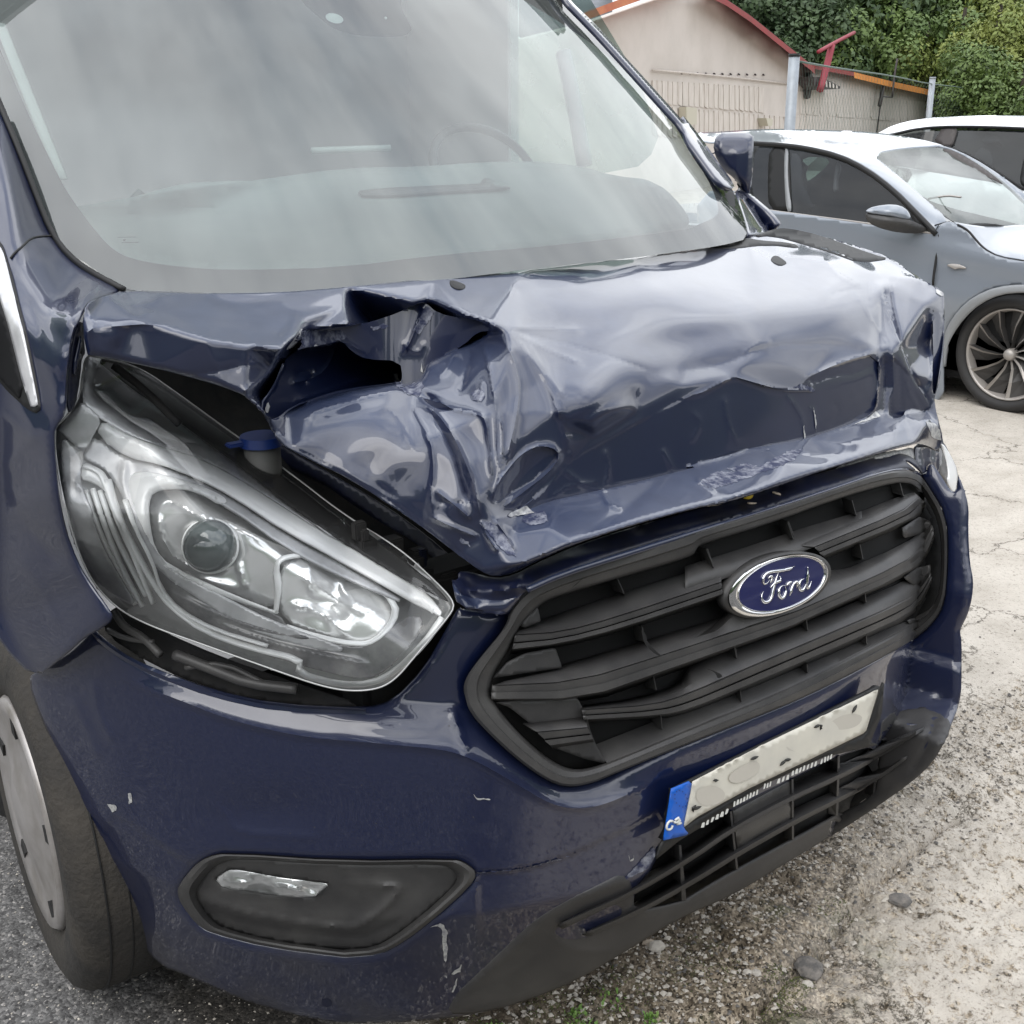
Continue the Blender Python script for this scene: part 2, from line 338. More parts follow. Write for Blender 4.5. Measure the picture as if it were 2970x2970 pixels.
def ptube(name, line, T, rad, m, parent=None, step=14, sides=8, closed=False, sm=1, taper=False, flatten=1):
    L = q(line) if isinstance(line, str) else np.asarray(line, float)
    if sm: L = smooth(L, sm, closed)
    L = resamp(L, step=step, closed=closed); X = at(L, T(L))
    if taper: n = len(X); rad = [rad*max(.15, min(1, min(i, n-1-i)/(n*.25))) for i in range(n)]
    return tube(name, X, rad, m, parent, sides, closed, flatten)
def box(name, lo, hi, m, parent=None, bev=0, rot=None):
    bm = bmesh.new(); bmesh.ops.create_cube(bm, size=1)
    for v in bm.verts: v.co = Vector([lo[i]+(v.co[i]+.5)*(hi[i]-lo[i]) for i in range(3)])
    if bev: bmesh.ops.bevel(bm, geom=bm.edges[:], offset=bev, segments=2, affect='EDGES')
    me = bpy.data.meshes.new(name); bm.to_mesh(me); bm.free(); me.materials.append(M[m] if isinstance(m, str) else m)
    o = bpy.data.objects.new(name, me); C.objects.link(o)
    if parent: o.parent = parent
    return o
def ctrl(spec, blur=2, step=10, soft=()):
    """panel given by traced points with known x, y, z or distance: 'px,py:k=v' -> piecewise facets, softened"""
    pts, ts = [], []; ky = 'P'
    for w in spec.split():
        if w in K: ky = w; continue
        a, b = w.split(':'); x, y = map(float, a.split(',')); ox, oy, sc = K[ky]; p = (ox+x/sc, oy+y/sc); kk, v = b.split('=')
        pts.append(p); ts.append(1/tfix(p, kk, float(v)))
    pts = np.array(pts); ts = np.array(ts); lo = pts.min(0)-120; hi = pts.max(0)+120
    # far corners keep extrapolation tame
    V2, _, F2, ov, _, _ = delaunay_2d_cdt([Vector(v) for v in pts], [], [], 0, 1e-4)
    tv = np.array([ts[o_[0]] for o_ in ov]); V2 = np.array([tuple(v) for v in V2])
    xs = np.arange(lo[0], hi[0], step); ys = np.arange(lo[1], hi[1], step); GX, GY = np.meshgrid(xs, ys); Gp = np.stack([GX.ravel(), GY.ravel()], 1); W = np.full(len(Gp), np.nan)
    for f in F2:
        a, b, c_ = V2[list(f)]; den = (b[1]-c_[1])*(a[0]-c_[0])+(c_[0]-b[0])*(a[1]-c_[1])
        if abs(den) < 1e-6: continue
        mn = V2[list(f)].min(0); mxx = V2[list(f)].max(0); s = np.where((Gp[:, 0] >= mn[0]) & (Gp[:, 0] <= mxx[0]) & (Gp[:, 1] >= mn[1]) & (Gp[:, 1] <= mxx[1]))[0]
        g_ = Gp[s]; l1 = ((b[1]-c_[1])*(g_[:, 0]-c_[0])+(c_[0]-b[0])*(g_[:, 1]-c_[1]))/den; l2 = ((c_[1]-a[1])*(g_[:, 0]-c_[0])+(a[0]-c_[0])*(g_[:, 1]-c_[1]))/den; l3 = 1-l1-l2
        k_ = (l1 > -1e-6) & (l2 > -1e-6) & (l3 > -1e-6); W[s[k_]] = (l1*tv[f[0]]+l2*tv[f[1]]+l3*tv[f[2]])[k_]
    W = W.reshape(GX.shape); known = ~np.isnan(W)
    for _ in range(400):
        nanm = np.isnan(W)
        if not nanm.any(): break
        acc = np.zeros_like(W); cnt = np.zeros_like(W)
        for dy, dx in ((0, 1), (0, -1), (1, 0), (-1, 0)):
            S_ = np.roll(W, (dy, dx), (0, 1)).copy()
            if dy == 1: S_[0] = np.nan
            if dy == -1: S_[-1] = np.nan
            if dx == 1: S_[:, 0] = np.nan
            if dx == -1: S_[:, -1] = np.nan
            ok = ~np.isnan(S_); acc[ok] += S_[ok]; cnt[ok] += 1
        u = nanm & (cnt > 0); W[u] = acc[u]/cnt[u]
    for _ in range(120):
        Pd = np.pad(W, 1, mode='edge'); W = np.where(known, W, (Pd[:-2, 1:-1]+Pd[2:, 1:-1]+Pd[1:-1, :-2]+Pd[1:-1, 2:])/4)
    for _ in range(blur):
        Pd = np.pad(W, 1, mode='edge'); W = (Pd[1:-1, 1:-1]*4+Pd[:-2, 1:-1]*2+Pd[2:, 1:-1]*2+Pd[1:-1, :-2]*2+Pd[1:-1, 2:]*2+Pd[:-2, :-2]+Pd[2:, 2:]+Pd[:-2, 2:]+Pd[2:, :-2])/16
    for poly, nb, feather in soft:
        poly = q(poly) if isinstance(poly, str) else poly; S_ = W.copy()
        for _ in range(nb):
            Pd = np.pad(S_, 1, mode='edge'); S_ = (Pd[1:-1, 1:-1]*4+Pd[:-2, 1:-1]*2+Pd[2:, 1:-1]*2+Pd[1:-1, :-2]*2+Pd[1:-1, 2:]*2+Pd[:-2, :-2]+Pd[2:, 2:]+Pd[:-2, 2:]+Pd[2:, :-2])/16
        d_ = dist_poly(Gp, poly, True)[0]; w_ = (np.clip(d_/feather, 0, 1)*inpoly(Gp, poly)).reshape(W.shape); w_ = w_*w_*(3-2*w_); W = W*(1-w_)+S_*w_
    def T(p):
        fx = np.clip((p[:, 0]-xs[0])/step, 0, len(xs)-1.001); fy = np.clip((p[:, 1]-ys[0])/step, 0, len(ys)-1.001); ix, iy = fx.astype(int), fy.astype(int); ux, uy = fx-ix, fy-iy
        return 1/(W[iy, ix]*(1-ux)*(1-uy)+W[iy, ix+1]*ux*(1-uy)+W[iy+1, ix]*(1-ux)*uy+W[iy+1, ix+1]*ux*uy)
    return T
# ================================================================== the van
van = thing('van', 'dark blue van with crumpled bonnet, broken nose panel and black grille, nearest the viewer', 'van', (0, 1.2, 0))
VR = van
def vp(o):
    return own(o, van)
# ---- crumpled bonnet ------------------------------------------------
hoodT = ctrl('''P 365,842:y=.66 484,846:y=.60 600,852:y=.585 807,850:y=.57 1000,834:y=.555 1259,808:y=.545 1518,775:y=.54 1828,741:y=.57 2000,719:y=.62 2089,706:y=.66 2177,690:y=.70 2239,668:y=.76
 256,877:x=-.90 304,858:x=-.84 404,929:z=1.312 600,988:z=1.290 720,1006:z=1.278 828,1011:z=1.272
 243,925:z=1.315 240,970:z=1.30 256,1030:z=1.272 321,1040:z=1.266 440,1066:z=1.252 559,1097:z=1.240 647,1123:z=1.230 714,1148:z=1.218 756,1182:z=1.202
 700,900:z=1.290 860,900:z=1.287 1000,890:z=1.283 880,930:z=1.280 855,985:z=1.274 793,1075:z=1.232 752,1145:z=1.195
 890,962:z=1.262 1010,943:z=1.270 1207,880:z=1.278 1240,872:z=1.278 1347,918:z=1.268 1425,945:z=1.260 1468,962:z=1.250
 838,1020:y=.56 803,1085:y=.56 772,1160:y=.53 905,985:y=.62 1010,990:y=.66 1110,960:y=.66 1220,930:y=.63 1330,950:y=.62 1392,968:y=.56
 870,1080:y=.60 1000,1060:y=.66 1130,1040:y=.64 1215,1030:y=.62 1300,985:y=.62 900,1150:y=.56 1010,1105:y=.57 1120,1085:y=.57 1190,1075:y=.57
 798,1250:z=1.150 830,1202:z=1.158 900,1162:z=1.166 1010,1140:z=1.172 1140,1122:z=1.176 1200,1130:z=1.168 1225,1098:z=1.178 1243,1055:z=1.190 1345,1000:z=1.212 1400,968:z=1.236
 840,1300:z=1.125 933,1347:z=1.100 1011,1388:z=1.083 1130,1461:z=1.045 1218,1523:z=1.020 1285,1575:z=1.000 1331,1611:z=.985 1393,1657:z=.968 1435,1674:z=.958
 980,1240:z=1.143 1100,1220:z=1.150 1180,1300:z=1.120 1230,1400:z=1.078 1060,1310:z=1.113 1300,1480:z=1.050
 1321,1238:z=1.145 1352,1347:z=1.105 1399,1445:z=1.065 1425,1500:z=1.040 1430,1570:z=1.010 1340,1130:z=1.175 1420,1200:z=1.160 1450,1320:z=1.110
 1480,1640:y=.075 1548,1631:y=.06 1662,1580:y=.04 1818,1528:y=.035 2025,1471:y=.033 2107,1460:y=.035 2229,1419:y=.042 2410,1360:y=.065 2488,1334:y=.08 2589,1304:y=.11 2651,1289:y=.14 2698,1297:y=.20 2719,1310:y=.22
 1490,1545:y=.115 1590,1533:y=.088 1792,1494:y=.075 2073,1421:y=.073 2280,1349:y=.085 2436,1313:y=.11 2591,1266:y=.145 2684,1230:y=.185 2725,1235:y=.215
 1507,1495:y=.150 1610,1438:y=.155 1792,1392:y=.155 1947,1362:y=.160 2107,1325:y=.166 2213,1286:y=.172 2353,1262:y=.185 2488,1225:y=.205 2544,1200:y=.225 2620,1198:y=.23 2690,1196:y=.25
 1560,1400:y=.165 1640,1340:y=.170 1725,1265:y=.175 1850,1186:y=.182 1980,1119:y=.188 2120,1090:y=.190 2200,1112:y=.188 2350,1128:y=.200 2362,1105:y=.205 2440,1058:y=.222 2550,1026:y=.250
 2560,1120:y=.245 2600,1010:z=1.115 2640,1080:z=1.06
 1480,1000:z=1.235 1600,1080:z=1.195 1600,1200:z=1.150 1620,1310:z=1.095 1700,1180:z=1.168
 1600,880:z=1.262 1800,900:z=1.250 2000,900:z=1.242 2200,900:z=1.228 2400,900:z=1.205 1800,1050:z=1.198 2000,1020:z=1.185 2200,1010:z=1.180 2400,1000:z=1.150
 1700,800:z=1.285 2000,770:z=1.277 2250,740:z=1.262 2400,770:z=1.245
 2384,683:z=1.262 2488,714:z=1.245 2581,745:z=1.230 2669,807:z=1.205 2736,849:z=1.180 2740,917:z=1.135 2736,1010:z=1.075 2720,1104:z=1.02 2710,1155:z=.99 2570,830:z=1.205 2640,860:z=1.185 2690,880:z=1.17 2690,1000:z=1.08 2650,1130:z=1.02''', blur=1, step=8, soft=(('P 1470,820 2100,730 2500,740 2700,830 2570,830 2545,990 2350,1075 2120,1062 1980,1092 1850,1160 1720,1250 1620,1260 1560,1100 1500,960', 60, 50), ('P 290,870 830,865 860,930 815,985 600,965 400,905', 35, 30), ('P 900,1200 1180,1170 1290,1330 1330,1540 1000,1360 850,1270', 22, 25), ('P 1600,1400 1900,1240 2120,1150 2500,1080 2520,1180 2100,1300 1700,1400', 40, 20)))
CUSPS.clear(); CW[0] = .72
hood_disp = add(
 cusp('e 1450,520 1520,640 1560,820 1540,1000 1490,1200 1440,1420', .010, 22), cusp('e 1490,500 1620,640 1740,830 1800,1050 1850,1200', .008, 26),
 cusp('e 1350,560 1390,700 1420,880 1430,1100 1440,1300', .007, 14), cusp('e 1440,960 1465,1100 1450,1300 1420,1440', .007, 12), cusp('e 1290,600 1250,760 1220,860', -.006, 14), cusp('e 1200,620 1150,720 1100,760', .005, 12),
 cusp('e 1350,780 1340,900 1300,860', .005, 10), cusp('e 1030,880 1180,940 1330,970 1370,1000 1390,1150 1400,1350', .009, 13),
 cusp('e 1000,880 1150,1020 1240,1200 1310,1380 1340,1560', .013, 16), cusp('e 1060,960 1180,1150 1230,1330 1280,1480', -.010, 13), cusp('e 1600,560 1720,760 1810,880', .005, 20),
 cusp('e 1500,480 1700,490 1932,500', .005, 18), cusp('e 1500,500 1700,600 1932,700', .005, 20), cusp('P 1480,960 1700,1010 1900,1080', -.004, 22),
 cusp('e 930,870 1060,1100 1080,1300 1060,1420 1080,1560', .006, 16), cusp('e 1080,1390 1200,1480 1290,1560', .007, 12), cusp('e 1060,1540 1180,1600 1330,1660', .006, 11), cusp('e 1110,1460 1250,1470', -.005, 12),
 cusp('e 1340,1560 1380,1660 1440,1740', .009, 9), cusp('e 1420,1560 1480,1640 1540,1740', .006, 8), cusp('e 820,930 900,1000 960,1180', .003, 16), cusp('e 380,960 700,870 850,840', .004, 9),
 dent(1515, 1375, 62, 26, -.028, -.86), cusp('e 1410,1450 1430,1360 1540,1220 1640,1150 1740,1150 1790,1200 1720,1300 1560,1420 1460,1500', .011, 9),
 dent(1250, 1160, 30, 12, -.02, .5),
 # dark wall below the long crease
 cusp('f 0,890 150,840 300,755 420,790 560,830 760,835', .006, 12), cusp('f 700,770 900,680 1120,620', .007, 10), cusp('f 720,800 860,750 1000,740 1110,670', -.006, 14),
 cusp('f 70,950 130,1020 60,1130', .004, 12), cusp('f 250,860 270,1010 330,1150', .006, 16), cusp('f 600,850 700,1000 705,1110', .006, 10), cusp('f 730,920 760,960 765,1090', .005, 8), cusp('f 860,900 900,950 850,1050', -.004, 14),
 cusp('j 880,0 900,130 870,240', .008, 9), cusp('j 1200,0 1260,130', .007, 8), cusp('j 650,120 760,210 900,240', .005, 9), cusp('j 560,290 700,200 850,190', .005, 12),
 # front ledge knocks
 cusp('j 860,250 900,320 980,350', .006, 7), cusp('j 1390,170 1500,240', .006, 7), cusp('f 90,1330 190,1390', .005, 7), cusp('f 660,1180 760,1190 890,1190', .005, 8), cusp('f 740,1100 900,1130 1100,1090 1330,1040', .004, 10), cusp('f 480,1240 620,1250', .004, 8),
 # right hand folds
 cusp('f 1175,215 1200,420 1260,620 1340,820 1395,890', -.012, 9), cusp('f 1130,260 1160,380 1210,520 1290,700', .009, 9), cusp('f 1150,260 1180,400 1240,560', -.012, 7), cusp('f 1410,380 1425,600 1420,780 1390,850', .010, 8),
 cusp('f 1125,620 1110,780 1100,950 1010,1010', .010, 7), cusp('f 1190,600 1210,740 1195,860 1200,960', .011, 8), cusp('f 1265,750 1290,850 1340,950', .010, 7), cusp('f 1150,640 1160,800 1150,990', -.008, 8), cusp('f 1240,700 1240,850 1250,980', -.011, 9), cusp('f 1320,850 1380,960', -.008, 7),
 cusp('f 990,280 1080,430 1180,600', .004, 16), cusp('f 800,90 880,180 1020,262', .007, 14), cusp('f 620,130 760,90 900,120', -.004, 18), cusp('f 840,300 960,270 1030,262', -.004, 14),
 cusp('f 1040,640 1120,590 1180,600', .004, 12), cusp('f 0,730 250,690 450,600 700,570 1000,590', -.005, 40), cusp('f 350,640 420,580 520,560', .003, 16), cusp('f 1180,210 1300,200 1440,250 1480,300', .006, 10),
 cusp('c 130,1340 260,1420 430,1390', .010, 22), cusp('c 0,1400 80,1380 130,1340', -.004, 18), cusp('c 700,1370 850,1400 1010,1470', .008, 12), cusp('c 560,1340 680,1390', .006, 12), cusp('c 800,1450 1100,1420 1330,1560', -.005, 16),
 # left flap
 cusp('d 500,100 900,70 1200,180 1600,215', .004, 9), cusp('d 1000,380 1300,330 1560,260', -.004, 30), cusp('d 1340,470 1480,380 1600,230', .006, 12), cusp('n 810,950 900,1110 790,1190', .006, 12), dent(330, 975, 30, 40, .006),
 # cavity
 cusp('e 1030,335 1000,420 960,540 900,640', .016, 11), cusp('e 540,560 500,680 430,760 270,800', .014, 13), cusp('e 300,730 420,730 340,810', -.010, 9), cusp('e 380,600 560,550 700,630', .014, 11), cusp('e 280,900 540,820 700,760 880,780', .010, 14), cusp('e 900,560 990,640 1030,560', .008, 10), cusp('e 130,880 170,760 250,640', .008, 8),
 # slow waves that drag out the sky's reflection
 lambda p: .0022*np.sin(p[:, 1]/17+p[:, 0]/210+1.3*np.sin(p[:, 0]/160))*np.exp(-((p[:, 0]-2050)/420)**2-((p[:, 1]-950)/130)**2),
 lambda p: .0012*np.sin(p[:, 0]/31+p[:, 1]/19)*np.exp(-((p[:, 0]-1050)/300)**2-((p[:, 1]-1330)/130)**2))
CW[0] = 1.0; POCK = []
def pocket(poly, top, lean=.2, deg=2, amp=.12):
    P_ = resamp(smooth(q(poly), 1, True), step=5, closed=True); T_ = smooth(q(top), 1); o_ = np.argsort(T_[:, 0]); T_ = T_[o_]; W_ = at(T_, hoodT(T_)); x0, sx = T_[:, 0].mean(), max(20., np.ptp(T_[:, 0])/2)
    cf = np.polyfit((T_[:, 0]-x0)/sx, W_[:, 1]-lean*W_[:, 2], deg); tn = np.roll(P_, -1, 0)-np.roll(P_, 1, 0); tn /= np.hypot(tn[:, 0], tn[:, 1])[:, None]; nn_ = np.stack([-tn[:, 1], tn[:, 0]], 1)
    if not inpoly(P_+nn_*1.5, P_).mean() > .5: nn_ = -nn_
    I_ = P_+nn_*2.6; I_ = I_[inpoly(I_, P_)]; I_ = I_[dist_poly(I_, P_, True)[0] > 2.0]; POCK.append((P_, (cf, x0, sx, T_[0, 0], T_[-1, 0], amp), lean, I_))
CREASES = list(CUSPS)
def hoodB(p): return hoodT(p)-hood_disp(p)
def hoodF(p):
    t = hoodB(p); fine = hood_disp(p)
    for P_, (cf, x0, sx, xa, xb, amp), lean, I_ in POCK:
        m_ = inpoly(p, P_)
        if not m_.any(): continue
        i_ = np.where(m_)[0]; pp = p[i_]; d_ = dist_poly(pp, P_, True)[0]; i_ = i_[d_ > .7]; pp = p[i_]
        if not len(pp): continue
        K_ = np.polyval(cf, (np.clip(pp[:, 0], xa, xb)-x0)/sx); r_ = rays(pp); t[i_] = (K_+lean*CP[2]-CP[1])/(r_[:, 1]-lean*r_[:, 2])-amp*fine[i_]
    return t
pocket('e 345,500 600,478 800,425 980,352 1035,337 1100,398 1250,430 1335,442 1405,482 1400,505 1325,512 1250,585 1140,640 1035,690 1030,735 990,780 930,800 880,795 600,835 420,885 290,935 200,1005 150,990 100,915 150,850 200,760 255,640 330,600', 'e 100,905 250,620 345,495 600,470 800,420 980,348 1035,333 1100,392 1250,425 1405,478', .22, 2, .4)
pocket('e 255,640 330,600 500,575 560,550 620,620 700,662 890,668 905,775 880,790 560,830 400,880 280,930 190,1000 140,985 110,915 170,840 215,750', 'e 110,905 255,635 330,598 500,572 560,548 620,615 700,658 890,664 905,700', .30, 1, .8)
pocket('''e 1500,1535 1640,1440 1760,1330 1840,1225 1932,1175 f 0,888 150,838 250,800 300,757 350,768 420,790 560,830 700,833 758,846 750,800 702,772 900,680 1120,622 1112,850 1098,950 1010,1008 770,1090 700,1110 500,1142 200,1212 0,1283 j 1932,-25 1560,62 1250,142 950,218 700,268 560,302 420,362''', 'e 1500,1530 1640,1436 1760,1326 1840,1220 1932,1170 f 0,884 150,834 250,796 300,753 350,764 420,786 560,826 700,829 702,768 900,676 1120,618', .20, 4, .3)
pocket('e 1416,1475 1412,1440 1440,1370 1500,1270 1560,1200 1640,1152 1700,1146 1765,1175 1770,1203 1740,1260 1650,1330 1560,1390 1480,1440', 'e 1410,1440 1440,1364 1500,1264 1560,1194 1640,1146 1700,1140 1765,1170 1775,1190', .14)
pocket('e 1005,877 1060,880 1120,905 1187,943 1170,951 1110,946 1050,912', 'e 1000,873 1060,876 1120,901 1190,940', .0)
pocket('m 640,440 700,530 790,600 880,720 960,840 1025,960 960,990 870,990 760,980 750,1050 600,1075 600,900 640,780 645,640', 'm 600,420 640,436 700,526 790,596 880,716 960,836 1025,956', .12)
pocket('m 1024,0 1080,20 1150,50 1140,300 1100,600 1078,750 1055,840 1035,820 1030,700 1035,400', 'm 1020,-10 1080,10 1155,40', .35)
hood_outline = '''P 256,876 304,858 365,842 484,845 600,851 807,849 1000,833 1259,807 1518,774 1828,740 2000,717 2089,704 2177,688 2239,668 c 800,1320 1000,1380 1180,1440 1350,1560 1480,1640
 f 1485,300 1487,420 1480,600 1460,780 1430,880 m 1050,850 1070,1000 1105,1150 1130,1230 1120,1310 1080,1390 1010,1340 900,1310 850,1320 640,1370 300,1470 0,1560 f 500,1390
 j 1560,310 1400,330 1000,440 700,540 480,640 370,700 260,722 180,690 60,600 e 1000,1590 830,1470 600,1330 450,1250 270,1160 190,1100 190,1060 180,1080 120,960 80,900 d 1460,540 1380,480 1250,430 1080,380 850,320 620,270 490,252 n 815,1370 775,1190 770,1040'''
hood = vp(sheet('bonnet', hood_outline, hoodF, 'hood', van, step=7, th=.0025, sm=1, roll=(.005, 8), crisp=66, cons=[np.vstack([K_[0], K_[0][:1]]) for K_ in POCK]+[np.vstack([K_[3], K_[3][:1]]) for K_ in POCK]+[l for l in CREASES if len(l) > 1], label='dark blue crumpled bonnet with a deep fold on its left and a buckled front edge'))
# scrapes and bare edges on the bonnet
def hs(name, spec, m='scrape', d=.0012, **k): return sheet(name, spec, lambda p: hoodF(p)-d, m, hood, step=7, th=0, sm=0, ragged=3.5 if m == 'scrape' else 1.5, **k)
for s_ in ('e 1330,1575 1400,1570 1470,1640 1530,1740 1545,1770 1470,1740 1400,1650', 'e 960,500 1035,360 1080,400 1000,520', 'e 340,500 560,500 600,540 480,590 300,600', 'e 1230,1655 1270,1680 1290,1710 1225,1690', 'e 850,745 900,770 910,815 1000,780 1020,800 1000,870 930,860 860,800', 'e 720,480 800,460 830,480 740,500',
           'f 690,800 760,830 750,850 640,815', 'f 380,1240 440,1260 330,1290 250,1280', 'e 1600,1520 1700,1510 1720,1570 1640,1590 1560,1570', 'e 1290,850 1330,820 1365,850 1350,900 1300,890', 'f 100,1360 200,1290 350,1290 470,1250 620,1170 700,1160 640,1230 400,1320 200,1385'):
    hs('scrape', s_)
for s_ in ('e 335,490 345,480 335,520 300,590 250,610', 'e 150,900 160,930 145,965 130,950', 'e 1640,1520 1500,1545 1490,1530 1600,1480', 'f 1100,950 1130,980 1000,1020 950,1040 1060,990', 'f 1380,1010 1440,1020 1465,1070 1470,1120 1420,1100 1400,1050', 'f 1440,260 1485,290 1480,310 1440,290', 'f 700,1030 708,1100 702,1112 696,1040', 'f 752,930 770,1000 768,1070 760,1000',
           'e 845,735 860,745 875,735 880,775 900,790 870,785', 'e 1010,680 1020,740 1005,730'):
    hs('chipped_edge', s_, 'bare', .0025)
for s_ in ('b 590,1565 670,1590 680,1610 660,1625 600,1610 585,1590', 'c 540,1425 600,1465 602,1480 570,1490 520,1470 510,1450'):
    L = q(s_); c_ = L.mean(0)
    sheet('washer_jet', s_, lambda p, c_=c_: hoodB(p)-.004-.010*np.exp(-((p[:, 0]-c_[0])**2+(p[:, 1]-c_[1])**2)/400), 'rubber', hood, step=5, th=.003, roll=(.006, 6))
# cowl gap and far wing top seen past the bonnet
vp(sheet('cowl_trim', 'c 400,1330 520,1285 600,1275 800,1320 1100,1430 1190,1450 1010,1475 860,1420 700,1370 520,1320', lambda p: hoodT(p)-hood_disp(p)-.003, 'rubber', van, th=.002))
vp(sheet('cowl_edge', 'c 150,1380 250,1355 400,1330 430,1345 640,1360 690,1395 500,1370 300,1395 200,1390', lambda p: hoodT(p)-hood_disp(p)-.003, 'rubber', van, th=.002))
# ---- inner nose, engine bay ----------------------------------------
vp(sheet('engine_bay', 'P 255,1000 700,1000 1000,1180 1460,1560 1480,1700 1330,1790 900,1640 500,1330 300,1180', ctrl('P 255,1000:y=.85 800,1060:y=.95 1480,1560:y=.55 1480,1720:y=.5 1300,1800:y=.5 500,1330:y=.80'), 'bay', van, step=30, th=.005))
vp(sheet('inner_panel', 'e 0,1120 210,1130 300,1190 600,1360 800,1480 1000,1620 1240,1820 1180,1880 1000,1700 700,1530 420,1330 0,1170 ', ctrl('P 700,1290:z=.98 840,1320:z=.98 1290,1650:z=.86 1310,1690:z=.85 1060,1500:z=.9 700,1320:z=.95', blur=1), 'inner', van, step=14, th=.004))
rr_ = random.Random(3)
for i in range(26):
    px = rr_.uniform(1040, 1340); py = 1540+(px-1040)*.62+rr_.uniform(-35, 45); a = at(np.array([[px, py]]), [tfix((px, py), 'y', .30)])[0]
    box('debris', a-np.array([rr_.uniform(.004, .018) for _ in range(3)]), a+np.array([rr_.uniform(.004, .018) for _ in range(3)]), rr_.choice(['bay', 'inner', 'bay']), None, .002)
for o in [o for o in C.objects if o.name.startswith('debris')]: vp(o); o.name = 'engine_fragment'
for i, (s_, r_) in enumerate((('P 330,1060 420,1130 520,1230', .006), ('e 900,1600 1000,1700 1100,1720', .006), ('e 850,1560 960,1640 1150,1830', .005))):
    vp(ptube('hose', s_, lambda p: np.full(len(p), tfix(p.mean(0), 'y', .5)), r_, 'bay', van))
# washer filler cap
cc = at(np.array([[757., 1262.]]), [tfix((757, 1258), 'z', 1.115)])[0]
def disc(name, c0, r0, r1, z0, z1, m, par, n=28):
    V = []; F_ = []
    for (r_, z_) in ((r0*.0, z0), (r0, z0), (r1, z1), (0, z1)):
        for k_ in range(n): a = 2*math.pi*k_/n; V.append((c0[0]+r_*math.cos(a), c0[1]+r_*math.sin(a), c0[2]+z_))
    for s_ in range(3):
        for k_ in range(n): F_.append((s_*n+k_, s_*n+(k_+1) % n, (s_+1)*n+(k_+1) % n, (s_+1)*n+k_))
    return ob(name, V, F_, m, par)
capo = vp(disc('washer_filler_cap', cc, .034, .031, -.014, .0, 'cappl', van)); capo.data.set_sharp_from_angle(angle=R(30))
disc('filler_neck', cc, .027, .027, -.09, -.014, 'neck', capo)
box('cap_tab', cc+np.array([.025, -.012, -.013]), cc+np.array([.062, .012, -.002]), 'cappl', capo, .003); box('cap_tab', cc+np.array([-.055, -.008, -.010]), cc+np.array([-.028, .010, -.004]), 'cappl', capo, .002)
# ---- bumper skin -----------------------------------------------------
GR_OUT = '''j 95,1380 95,1300 180,1180 330,1000 350,910 440,800 620,715 1000,595 1400,470 f 600,1480 900,1380 1100,1310 1250,1280 1350,1310 k 1470,0 1600,210 1605,500 1585,760 1500,890 1370,990 1100,1140 700,1340 300,1500 0,1620 h 1520,520 1400,575 1250,605 1130,560 1000,470 850,340 700,180 680,80'''
GR_IN = '''j 225,1370 240,1270 350,1100 400,985 500,885 570,840 900,740 1420,590 k 0,400 k 450,270 900,105 1200,15 1330,-10 1430,20 1560,240 1572,520 1550,740 1450,860 1000,1090 600,1290 0,1530 h 1480,470 1300,520 1180,480 1050,380 900,230 800,80'''
FOG_OUT = 'g 1000,1200 1010,1150 1100,1040 1160,1000 1260,975 1932,1020 h 620,1010 680,1035 740,1085 700,1160 500,1340 330,1470 200,1540 0,1555 g 1932,1555 1500,1500 1180,1420 1100,1370 1020,1260'
crease = smooth(q('g 700,-10 850,60 990,110 1300,235 1700,325 1932,342 h 300,370 560,395 700,440 850,520 1000,610 1150,700 1300,730 1450,705 1600,640 1760,560'), 2)
def shelf(p):
    d, s, u = dist_poly(p, crease); up = np.where(s < 0, d, 0)
    fade = np.clip((p[:, 0]-330)/250, 0, 1)*np.clip((1960-p[:, 0])/200, 0, 1)
    return -np.minimum(up, 130)*.00036*fade+.004*np.exp(-(d/9)**2)*fade
seam_l = q('g 640,760 860,900 1000,1000 1110,1040'); seam_r = q('h 740,1087 900,1078 1100,1040 1300,970 1420,910 1600,830 1760,745')
def step_below(line, a, w=6, side=1):
    def f(p):
        d, s, u = dist_poly(p, line); near = (u > .001) & (u < .999); return np.where(near & (s*side > 0), -a*np.exp(-d/180), 0)
    return f
bump_disp = add(shelf, step_below(seam_r, .006), step_below(seam_l, .004), dent(1140, 2100, 95, 26, .006, .1), dent(1140, 2100, 45, 12, -.004, .1), dent(1300, 2080, 40, 40, .004), dent(330, 2250, 60, 120, .006),
 cusp('h 600,150 640,300 690,420', .006, 12), cusp('d 270,980 290,1150 240,1250', .004, 20), dent(760, 2350, 160, 60, -.006), cusp('g 1180,680 1270,760 1310,860 1800,885', .003, 8), cusp('g 520,0 550,200 640,360', .005, 12), cusp('g 400,100 480,260 560,460', .005, 14),
 cusp('g 1020,1280 1100,1400 1180,1440 1500,1540 1932,1600', .004, 16))
LG = 'h 1620,1190 1745,1030 1745,930 i 0,900 305,730 640,560 890,430 1120,365 1112,545 1090,650 880,765 640,900 330,1065 40,1235 h 1915,1240 1620,1312'
bumper_out = '''d 500,1790 520,1780 570,1830 650,1890 700,1932 F 295,1262 400,1300 520,1327 690,1335 740,1322 800,1260 845,1180 862,1150 870,1145 j 60,900 330,930 360,900 440,790
 620,705 1000,585 1400,460 f 600,1470 900,1370 1100,1300 1250,1265 1350,1290 m 960,1620 1010,1480 1100,1600 1200,1760 1260,1800 1285,1600 1350,1780 1390,1932 k 1735,300 1745,500 1768,600 1760,720 1730,830 1680,920 1695,985 i 1582,0 1580,80 1560,170 1530,240 1500,330 1420,470 1300,580 1100,720 900,850 600,1030 300,1210 0,1340 h 1600,1510 1300,1690 1000,1810 700,1885 400,1920 0,1932
 g 1640,1880 1400,1810 1200,1730 1000,1640 930,1620 830,1540 760,1420 700,1300 660,1180 560,950 450,720 350,470 240,250 150,0 220,-60 d 370,1932 480,1830'''
